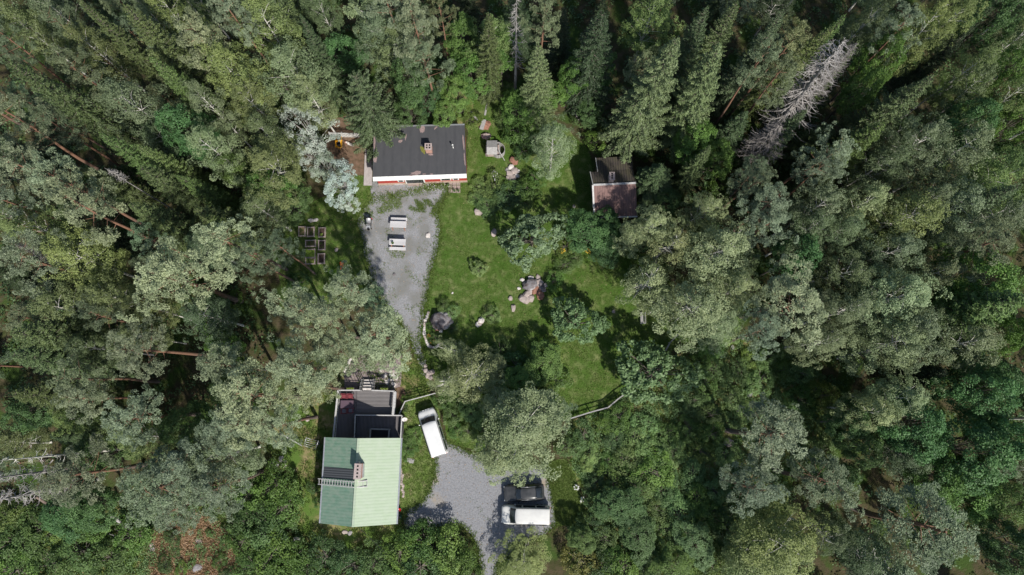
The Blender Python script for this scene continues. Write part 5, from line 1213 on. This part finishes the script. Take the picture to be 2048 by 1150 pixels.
tree(Wi, 615, 258, 58, 10, '', 'upper crown of silvery white willow left of the picket fence'); tree(Wi, 622, 308, 38, 7, '', 'middle silvery white willow left of the yellow wheelbarrow'); tree(Wi, 683, 366, 46, 7, '', 'lower silvery white willow hanging over the gravel yard'); tree(Wi, 652, 338, 38, 6, 's', 'duller silvery willow between the upper and lower ones'); tree(Wi, 692, 402, 30, 4.5, '', 'small silvery willow bush at the gravel yard corner')
tree(Gt, 1066, 478, 66, 5.5, '', 'round light green walnut like tree in the middle of the lawn'); tree(Gt, 1156, 644, 56, 4.5, 'u', 'spiky teal green fruit tree on the lower lawn'); tree(Gt, 1308, 745, 84, 5.5, 'u', 'round dark teal maple at the rail fence')
tree(Gt, 957, 537, 21, 1.0, 'v', 'small sparse pale young tree on the lawn beside the gravel')
tree(De, 1697, 108, 86, 20, '', 'large bleached dead spruce at the upper right'); tree('snag', 1722, 92, 44, 19, '', 'second slimmer dead spruce crown just beyond the large bleached one'); tree('snag', 1562, 262, 60, 12, '', 'small grey dead spruce below the large bleached one')
tree('dead_top', 216, 345, 40, 16.5, '', 'pale dead treetop among the spruces at the left'); tree('thin_snag', 1032, 2, 40, 19, '', 'grey dead treetop at the top edge near the middle')
for kd, u, v, hh, rm_, lab in (('white_snag', 262, 896, 18.5, 1.1, 'whitish standing dead trunk at the left edge, uppermost of three'), ('thin_snag', 185, 931, 18, 1.1, 'grey dead spruce at the left edge, middle of three'), ('thin_snag', 205, 957, 18, 1.5, 'grey twiggy dead spruce at the left edge, lowest of three')):
    g = W(u, v); tree(kd, 0, 0, 0, hh, '', lab, at=(g.x, g.y), rm=rm_)
tree('snag', 22, 500, 24, 14, '', 'thin dead stem at the left edge among pines')

# shrubs the photograph shows one by one
SH = [(1210, 1080, 26, 1.6, ''), (1330, 1060, 26, 1.6, 'p'), (1225, 1115, 26, 1.6, 'b'), (1370, 1120, 26, 1.4, 'y'), (1300, 1110, 24, 1.4, ''), (1262, 945, 22, 1.2, 'y'), (1215, 925, 20, 1.0, 'b'), (1340, 960, 20, 1.0, 'p'), (345, 1075, 16, .9, 's'), (372, 1048, 14, .7, 'o'), (440, 1120, 16, .8, 'b'), (452, 1085, 14, .7, 'o'), (330, 1128, 18, 1.0, 's'), (420, 1066, 10, .5, 'y'), (362, 1140, 16, .8, 'b'), (455, 1150, 18, 1.0, 's'), (405, 1105, 9, .4, 'o'), (385, 1125, 9, .4, 'b'), (350, 1105, 10, .5, 'o'),
      (498, 980, 38, 2.6, 'b'), (558, 967, 42, 2.6, 'b'), (531, 1057, 50, 2.4, 's'), (565, 1012, 40, 2.2, 'b'), (500, 1040, 40, 2.4, 's'), (485, 1080, 36, 2, 'b'), (548, 1105, 46, 2.2, 'b'), (508, 1132, 40, 2, 'y'), (582, 1122, 38, 2, 'b'), (610, 1140, 34, 1.6, 'b'),
      (33, 1083, 46, 2, 's'), (83, 1057, 44, 2, 'o'), (166, 1102, 50, 2, 's'), (266, 1067, 38, 2, 'b'), (220, 1120, 44, 2, 's'), (110, 1130, 50, 2, 'd'), (30, 1140, 46, 2, 'b'), (20, 1030, 40, 2, 'o'), (120, 1060, 36, 1.6, 'y'), (185, 1060, 30, 1.6, 'b'),
      (650, 1115, 40, 1.8, 'd'), (700, 1130, 44, 2, 'd'), (752, 1118, 44, 2, 's'), (800, 1100, 44, 2.4, 'b'), (850, 1085, 44, 2.4, 'b'), (890, 1095, 46, 2.6, 'y'), (920, 1120, 40, 2.2, 'b'), (770, 1145, 44, 2, 'y'), (840, 1135, 46, 2.4, 's'), (900, 1145, 40, 2, 'p'), (936, 1148, 26, 1.6, 'b'),
      (985, 375, 32, 1.0, 'p'), (1020, 392, 34, 1.2, ''), (1055, 380, 30, 1.6, 'b'), (978, 405, 26, .8, 's'), (1045, 402, 26, 1.0, 's'), (1000, 400, 28, 1.0, 's'), (960, 372, 22, .7, 'p'), (1070, 362, 22, 1.4, 'b'), (956, 398, 18, .6, 'p'), (970, 388, 20, .7, ''), (1008, 372, 20, .8, 'b'), (1035, 372, 18, .8, 'p'),
      (1135, 490, 26, 1.3, 'y'), (1150, 515, 20, .6, 's'), (1130, 530, 24, 1.0, 'o'), (1110, 560, 24, 1.0, 'b'), (1035, 735, 36, 2, 't'), (1060, 770, 40, 2.4, 'b'), (1110, 760, 34, 2, 'y'), (1105, 700, 26, 1.6, 'y'),
      (1000, 700, 26, 1.4, 's'), (925, 800, 28, 1.4, 's'), (905, 832, 22, 1.0, 'p'), (968, 862, 24, 1.0, 'b'), (938, 862, 22, .7, 'p'), (888, 800, 22, 1.0, 'b'), (912, 862, 16, .6, 'b'), (815, 900, 22, .6, 'b'), (830, 870, 18, .5, 'y'), (812, 880, 16, .6, 'y'),
      (1166, 871, 30, 1.44, 'p'), (1135, 895, 24, 1.4, 'p'), (1180, 905, 24, 0.96, 'p'), (1236, 834, 34, 1.44, 'b'), (1215, 850, 26, 1.12, 'b'), (1309, 941, 38, 1.92, 'b'), (1300, 905, 32, 1.44, 'p'), (1270, 880, 30, 1.28, 'p'), (1290, 850, 30, 1.28, 'p'), (1330, 870, 30, 1.28, 'y'),
      (1345, 900, 30, 1.28, 'p'), (1250, 920, 34, 1.44, 'p'), (1230, 880, 26, 1.12, ''), (1225, 960, 30, 1.28, 'y'), (1275, 975, 34, 1.6, 's'), (1192, 965, 20, 1.12, ''), (1172, 930, 16, 0.96, 'w'), (1200, 1010, 34, 1.6, 's'), (1192, 1050, 26, 1.6, ''), (1330, 985, 30, 1.28, 'p'),
      (1360, 1030, 34, 1.44, 'p'), (1345, 1000, 26, 1.12, 'p'), (1310, 1020, 30, 1.44, ''), (1395, 1000, 32, 1.44, 'b'), (1420, 1030, 32, 1.6, 'b'), (1430, 980, 30, 1.44, 'p'), (1385, 950, 30, 1.28, 'p'), (1400, 900, 30, 1.28, 'y'), (1380, 860, 30, 1.28, 'y'), (1420, 870, 30, 1.28, 'b'),
      (1425, 830, 30, 1.44, 'p'), (1385, 800, 28, 1.28, 'p'), (1410, 770, 28, 1.12, 'y'), (1430, 740, 28, 1.12, 'p'), (1395, 730, 28, 1.12, 'b'), (1420, 700, 26, 1.12, 'b'), (1455, 660, 30, 1.44, 'p'), (1460, 790, 28, 1.12, 'p'), (1520, 760, 32, 1.44, 'p'), (1480, 740, 26, 0.96, 'p'),
      (1500, 720, 24, 0.96, 'y'), (1540, 710, 28, 1.28, 'p'), (1570, 740, 28, 1.28, 'b'), (1600, 745, 30, 1.44, 'p'), (1480, 830, 26, 0.96, 'p'), (1455, 905, 28, 1.12, 'p'), (1600, 800, 32, 1.6, 'b'), (1640, 790, 34, 1.6, 'y'), (1660, 850, 34, 1.76, 'p'), (1640, 900, 34, 1.6, 'p'),
      (1450, 1050, 34, 1.6, ''), (1160, 1120, 34, 2, 'r'), (1200, 1130, 36, 2, 'd'), (1240, 1135, 36, 2, 'b'), (1168, 1035, 16, 1.0, 'o'), (1290, 1130, 30, 1.8, 's'), (1420, 1130, 34, 2, 'y'), (1450, 1110, 30, 1.8, 's'),
      (880, 150, 24, 1.6, 'b'), (985, 150, 26, 1.6, 'b'), (1035, 260, 34, 2, 'b'), (1060, 240, 34, 2.4, 'b'), (1010, 235, 26, 1.2, 's'), (1075, 280, 28, 1.8, 's'), (1045, 300, 24, 1.4, 's'), (945, 240, 22, 1.4, 'y'), (925, 222, 22, 1.4, 'y'), (780, 240, 22, 1.2, 'y'), (800, 232, 26, 1.4, 's'),
      (1190, 285, 24, 1.8, 'b'), (1160, 235, 26, 1.6, 's'), (1290, 480, 24, 1.6, 'd'), (1205, 505, 22, .8, 'b'), (1330, 440, 26, 2, 'b'), (1430, 380, 34, 2.6, 'b'), (1395, 345, 34, 2.4, 'd'), (1290, 300, 26, 2, 'b'),
      (905, 625, 16, .9, 'w'), (886, 612, 16, .9, 's'), (862, 650, 11, .5, 'b'), (905, 655, 13, .5, 's'), (870, 676, 14, .3, 'd'), (985, 630, 18, 1.0, 'w'), (560, 330, 20, 2, 's'), (815, 800, 14, .9, 'b'), (807, 815, 12, .8, 's'), (640, 1005, 14, .9, 'b'), (625, 975, 12, .8, 's'), (647, 905, 16, 1.2, 'd'),
      (470, 600, 24, 1.6, 'b'), (430, 600, 26, 1.8, 'b'), (596, 564, 22, 1.6, 't'), (1540, 300, 30, 2.2, 'd'), (1480, 300, 34, 2.4, 'b'), (1470, 250, 30, 2.4, 'd'), (1250, 400, 10, 1, 'b')]
SHL = {(905, 625): 'silvery flowering bush right of the big dark boulder', (985, 630): 'round silver grey bush on the lawn beside three pale stones', (886, 612): 'pale green bush above the big dark boulder', (862, 650): 'small bright green bush left of the big dark boulder',
       (815, 800): 'small bush at the fence corner by the deck', (985, 375): 'yellow green shrub at the left of the shrubbery below the well house'}
for px, py, r, h, t in SH: tree(Sh, px, py, r, h, t, label=SHL.get((px, py)))

# the forest between and beyond them
def inpoly(x, y, poly):
    c = False; n = len(poly)
    for i in range(n):
        x1, y1 = poly[i]; x2, y2 = poly[i - 1]
        if (y1 > y) != (y2 > y) and x < (x2 - x1) * (y - y1) / (y2 - y1) + x1: c = not c
    return c
CLEAR = [(W(*p).x, W(*p).y) for p in [(620, 225), (690, 280), (740, 240), (900, 225), (880, 190), (920, 140), (1050, 140), (1090, 220), (1180, 260), (1300, 290), (1300, 440), (1350, 520), (1440, 640), (1580, 690), (1650, 800), (1600, 960),
                                     (1500, 1120), (1470, 1400), (-300, 1400), (-300, 1040), (280, 1010), (470, 960), (540, 900), (560, 760), (520, 640), (540, 440), (620, 400)]]
cand = []
rf = random.Random(99)
for k in range(9000):
    x, y = rf.uniform(-60, 60), rf.uniform(-26, 50)
    if inpoly(x, y, CLEAR): continue
    if any((x - a[0]) ** 2 + (y - a[1]) ** 2 < (2.6 if a[3] > 9 else 1.6) ** 2 for a in PLACED): continue
    if any((x - a[0]) ** 2 + (y - a[1]) ** 2 < 4.9 ** 2 for a in cand): continue
    cand.append((x, y))
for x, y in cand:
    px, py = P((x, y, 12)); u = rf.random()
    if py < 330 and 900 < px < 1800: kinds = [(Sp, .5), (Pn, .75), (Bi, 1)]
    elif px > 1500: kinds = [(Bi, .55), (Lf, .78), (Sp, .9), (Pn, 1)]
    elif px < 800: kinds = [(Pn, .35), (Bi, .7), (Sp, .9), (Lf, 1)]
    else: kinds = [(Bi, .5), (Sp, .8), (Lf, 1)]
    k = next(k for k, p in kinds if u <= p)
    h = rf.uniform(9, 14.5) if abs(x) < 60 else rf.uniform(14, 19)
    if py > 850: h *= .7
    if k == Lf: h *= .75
    frame_edge = px > 1750 or py < 120 or px < 150  # vignette darkening goes into the filler tints near the frame border
    tree(k, 0, 0, 0, h, rf.choice((['s', 'd', 'd', 'k', 'k'] if frame_edge else ['s', 's', 'o', 'd', 'd', 'o']) + (['t'] if k == Lf else [])), at=(x, y), rm=rf.uniform(1.5, 2.2))  # dark filler tints also paint the shade between taller crowns
print('trees and shrubs', ntree[0], 'filler', len(cand))

# ------------------------------------------------------------------ grass, weeds, undergrowth
def area_pts(polys, n, seed, noise=None):
    r2 = np.random.default_rng(seed); out = []
    ps = [[(W(*p).x, W(*p).y) for p in q_] for q_ in polys]
    for q_ in ps:
        a = np.array(q_); x = r2.uniform(a[:, 0].min(), a[:, 0].max(), n * 3); y = r2.uniform(a[:, 1].min(), a[:, 1].max(), n * 3)
        c = np.zeros(len(x), bool); m = len(q_)
        for i in range(m):
            x1, y1 = q_[i]; x2, y2 = q_[i - 1]
            cr = ((y1 > y) != (y2 > y)) & (x < (x2 - x1) * (y - y1) / ((y2 - y1) if y2 != y1 else 1e-9) + x1); c ^= cr
        pts = np.stack([x, y], 1)[c]; out.append(pts[:n])
    pts = np.concatenate(out)
    if noise:
        f, th = noise
        v = np.sin(pts[:, 0] * f + 1.3 * np.sin(pts[:, 1] * f * .7 + seed)) + np.sin(pts[:, 1] * f * 1.1 + 1.7 * np.sin(pts[:, 0] * f * .6 + 2 * seed)) + .6 * np.sin(pts[:, 0] * f * 2.3 + pts[:, 1] * f * 1.9)
        pts = pts[v + r2.normal(size=len(v)) * .35 > th]
    return pts
def tufts(name, pts, hgt, mat, blades=5, wid=.05, spread=.10, tone=.5, label=None, cat=None, z=.01, lay=.6, ts=.16):
    n = len(pts); L = Leaves()
    patch = .12 * np.sin(pts[:, 0] * .9 + np.sin(pts[:, 1] * .7)) + .10 * np.sin(pts[:, 1] * 1.3 + 2 * np.sin(pts[:, 0] * .5))
    for k in range(blades):
        d = rand_dirs(n); d[:, 2] = np.abs(d[:, 2]) * (1 - lay) + lay * .3 + .2; d = unit(d)
        l = hgt * rng.uniform(.6, 1.3, n); c = np.concatenate([pts + rng.normal(size=(n, 2)) * spread, np.full((n, 1), z)], 1) + d * (l * .5)[:, None]
        nn = unit(rand_dirs(n) * .7 + np.array([0, 0, .8])); L.add(c, d, nn, l, wid * rng.uniform(.7, 1.4, n), tone + patch + rng.normal(size=n) * ts)
    me = L.mesh(name, M[mat]); o = link_mesh(name, me); return tag(o, label, cat, None, 'stuff')
g1 = area_pts([LAWN], 30000, 1); tufts('lawn_grass', g1, .10, 'grass', 3, .045, .08, .45)
g2 = area_pts([LAWN_W, STRIP, EAST], 5000, 2); tufts('border_grass', g2, .12, 'grass', 3, .05, .1, .75)
g3 = area_pts([ROUGH], 7000, 3, (1.1, -.4)); tufts('rough_tufts', g3, .22, 'grass', 4, .06, .12, .5)
g4 = area_pts([[(300, 1080), (345, 1040), (400, 1025), (450, 1060), (480, 1100), (470, 1160), (430, 1200), (330, 1190), (300, 1140)]], 5000, 4); tufts('withered_tufts', g4, .40, 'drygrass', 5, .06, .15, .5, lay=.2)
MEADOW = [(1130, 845), (1212, 822), (1330, 730), (1440, 660), (1560, 690), (1640, 730), (1680, 880), (1580, 1000), (1500, 1150), (1150, 1200), (1140, 1060), (1170, 1010), (1140, 920)]
WEST = [(-60, 1000), (100, 990), (300, 1010), (470, 960), (560, 900), (620, 1110), (940, 1080), (960, 1200), (300, 1250), (-80, 1250)]
g5 = area_pts([MEADOW, WEST], 9000, 5); DRYP = [(W(*p).x, W(*p).y) for p in [(310, 1070), (345, 1040), (400, 1025), (450, 1060), (480, 1100), (470, 1170), (340, 1190), (310, 1140)]]; g5 = np.array([p for i, p in enumerate(g5) if i % 3 == 0 or not inpoly(p[0], p[1], DRYP)]); L = Leaves()
def herbs(name, pts, rad, n, leaf, mat, tone, z=.15):
    L = Leaves(); rr = random.Random(len(pts))
    for x, y in pts:
        k = rr.uniform(.6, 1.5)
        clump(L, np.array([x, y, z * k]), (0, 0, 1), rad * k, n, leaf, leaf * .6, tone + rr.uniform(-.25, .2), .4, .7, .6, .3)
    o = link_mesh(name, L.mesh(name, M[mat])); return tag(o, None, None, None, 'stuff')
herbs('undergrowth', g5[::5], .42, 34, .15, 'broad', .62, .3)
tufts('meadow_grass', g5, .35, 'grass', 4, .06, .18, .62, lay=.3)
FOREST = [(-200, -200), (2250, -200), (2250, 1300), (1500, 1300), (1650, 900), (1600, 700), (1440, 620), (1350, 500), (1300, 300), (1100, 200), (1050, 140), (900, 150), (740, 240), (620, 240), (560, 440), (540, 640), (560, 800), (470, 960), (280, 1010), (-200, 1030)]
g6 = area_pts([FOREST], 4200, 6); herbs('forest_undergrowth', g6, .65, 22, .26, 'broad', .25, .35)
# weeds in the gravel: upper corners of the yard, round the tables, along the edges
w1 = area_pts([[(745, 385), (800, 380), (810, 412), (780, 425), (740, 430), (722, 425)], [(800, 400), (872, 398), (872, 430), (820, 420)]], 1400, 8, (2.2, .1)); w2 = area_pts([YARD], 2600, 9, (1.7, 1.35))
w3 = area_pts([[(770, 495), (815, 500), (805, 518), (775, 515)], [(727, 480), (748, 480), (752, 560), (738, 556)]], 160, 10, (2.5, .3))
tufts('yard_weeds', np.concatenate([w1, w2, w3]), .10, 'grass', 4, .05, .07, .68, z=.02)
w4 = area_pts([DRIVE], 1500, 11, (1.5, 1.7)); tufts('drive_weeds', w4, .08, 'grass', 3, .045, .06, .4, z=.02)
def edge_pts(poly, n, jit, seed):
    r2 = np.random.default_rng(seed); q_ = [W(*p) for p in poly]; out = []
    tot = sum((q_[i] - q_[i - 1]).length for i in range(len(q_)))
    for i in range(len(q_)):
        a, b = q_[i - 1], q_[i]; m = int(n * (b - a).length / tot)
        s = r2.uniform(0, 1, m)[:, None]; out.append(np.array([a.x, a.y]) * (1 - s) + np.array([b.x, b.y]) * s + r2.normal(size=(m, 2)) * jit)
    return np.concatenate(out)
tufts('edge_tufts', np.concatenate([edge_pts(YARD[2:], 3600, .26, 1), edge_pts(DRIVE, 3400, .22, 2)]), .14, 'grass', 4, .055, .07, .55, z=.015)
# garden flowers
def flowers(name, label, spots, mat, r=.05, cat='flowers', h=.35, n=30, spread=.4, group=None):
    for i, (px, py) in enumerate(spots):
        g = W(px, py, h); t = thing(name, label if isinstance(label, str) else label[i], cat, (g.x, g.y, 0), 0, group)
        L = Leaves(); clump(L, np.array([0, 0, h * .5]), (0, 0, 1), spread, 60, .14, .07, .5, .4, .7, .8, .6); link_mesh('leaves', L.mesh('flower_leaves', M['grass']), t)
        b = B(); rr = random.Random(i + int(px))
        for k in range(n):
            a, d = rr.uniform(0, 6.28), spread * math.sqrt(rr.random()); b.rock((d * math.cos(a), d * math.sin(a), h * rr.uniform(.7, 1.1)), r * rr.uniform(.7, 1.4), .5, seed=k, sub=1)
        b.build('blossoms', M[mat], t)
flowers('white_flowers', ['upper clump of white flowers below the well house', 'lower clump of white flowers below the well house'], [(989, 347), (994, 357)], 'flower_w', .075, n=30, spread=.36)
flowers('yellow_flowers', ['yellow flower clump right of the light green lawn tree', 'long yellow flower clump below the teal tree', 'small yellow flower clump right of the long one'], [(1124, 502), (1168, 497), (1178, 502)], 'flower_y', .075, n=26, spread=.34)
flowers('orange_flowers', ['orange flowers in the round bed, upper', 'orange flowers in the round bed, lower'], [(856, 672), (865, 684)], 'flower_o', .04, n=10, spread=.3, h=.2)
flowers('wall_flowers', ['left flowering plants against the cottage front', 'middle flowering plants against the cottage front', 'right flowering plants against the cottage front'], [(852, 371), (868, 372), (884, 372)], 'flower_w', .03, n=12, spread=.55, h=.45)
flowers('stonecrop', ['white flowering stonecrop right of the drive lawn, upper', 'white flowering stonecrop right of the drive lawn, lower'], [(1153, 975), (1165, 1000)], 'flower_w', .05, n=26, spread=.3, h=.4)
for i, t in enumerate(BOXES):
    L = Leaves()
    for k in range(7): clump(L, np.array([-.3 + .1 * k, .02, .12]), (0, 0, 1), .12, 26, .09, .05, .8, .4, .7, .8, .6)
    o = link_mesh('flowers', L.mesh('box_flowers', M['broad']), t); o.color = (1.5, 1.3, .5, 1)
for t, h, r in POTPLANTS:
    L = Leaves(); clump(L, np.array([0, 0, h + .05]), (0, 0, 1), r * 1.3, 60, .09, .05, .45, .4, .7, .9, .6); link_mesh('plant', L.mesh('pot_plant', M['broad']), t)
for t, sx, sy, pl in BEDS:
    if not pl: continue
    kind, n, _ = pl; L = Leaves(); rr = random.Random(n)
    for k in range(n):
        x, y = rr.uniform(-sx / 2 + .1, sx / 2 - .1), rr.uniform(-sy / 2 + .1, sy / 2 - .1)
        if kind == 'lettuce': x = (-1 + 2 * (k % 5) / 4) * (sx / 2 - .12); y = (-1 + 2 * (k // 5) / 5) * (sy / 2 - .1); clump(L, np.array([x, y, .24]), (0, 0, 1), .14, 60, .12, .09, .9, .4, .7, .8, .6, .08)
        elif kind == 'seedling': x = (-1 + 2 * (k % 6) / 5) * (sx / 2 - .12); y = (-1 + 2 * (k // 6) / 3) * (sy / 2 - .1); clump(L, np.array([x, y, .2]), (0, 0, 1), .05, 12, .08, .05, .95, .4, .7, .8, .6)
        elif kind == 'one': clump(L, np.array([-.05, -.25, .24]), (0, 0, 1), .16, 60, .11, .08, .85, .4, .7, .8, .6)
        else: clump(L, np.array([x, y, .19]), (0, 0, 1), .08, 16, .10, .03, .35, .4, .7, .6, .8)
    o = link_mesh('plants', L.mesh('bed_plants', M['broad']), t); o.color = (1.7, 1.5, .7, 1) if kind in ('lettuce', 'seedling', 'one') else (.9, .9, .6, 1)

g7 = area_pts([LAWN], 26000, 21, (1.0, .9)); tufts('lawn_clover', g7, .10, 'grass', 4, .06, .10, .95, lay=.9)
g8 = area_pts([YARD, DRIVE, LAWN, LAWN_W], 900, 22); tufts('leaf_litter', g8, .09, 'drygrass', 1, .055, .1, .5, z=.025, lay=1.0)
g9 = area_pts([[(700, 365), (745, 370), (745, 440), (712, 460)], [(893, 372), (905, 372), (880, 440), (860, 430)]], 700, 23, (2.0, .2)); tufts('yard_edge_grass', g9, .12, 'grass', 4, .05, .08, .8, z=.02)
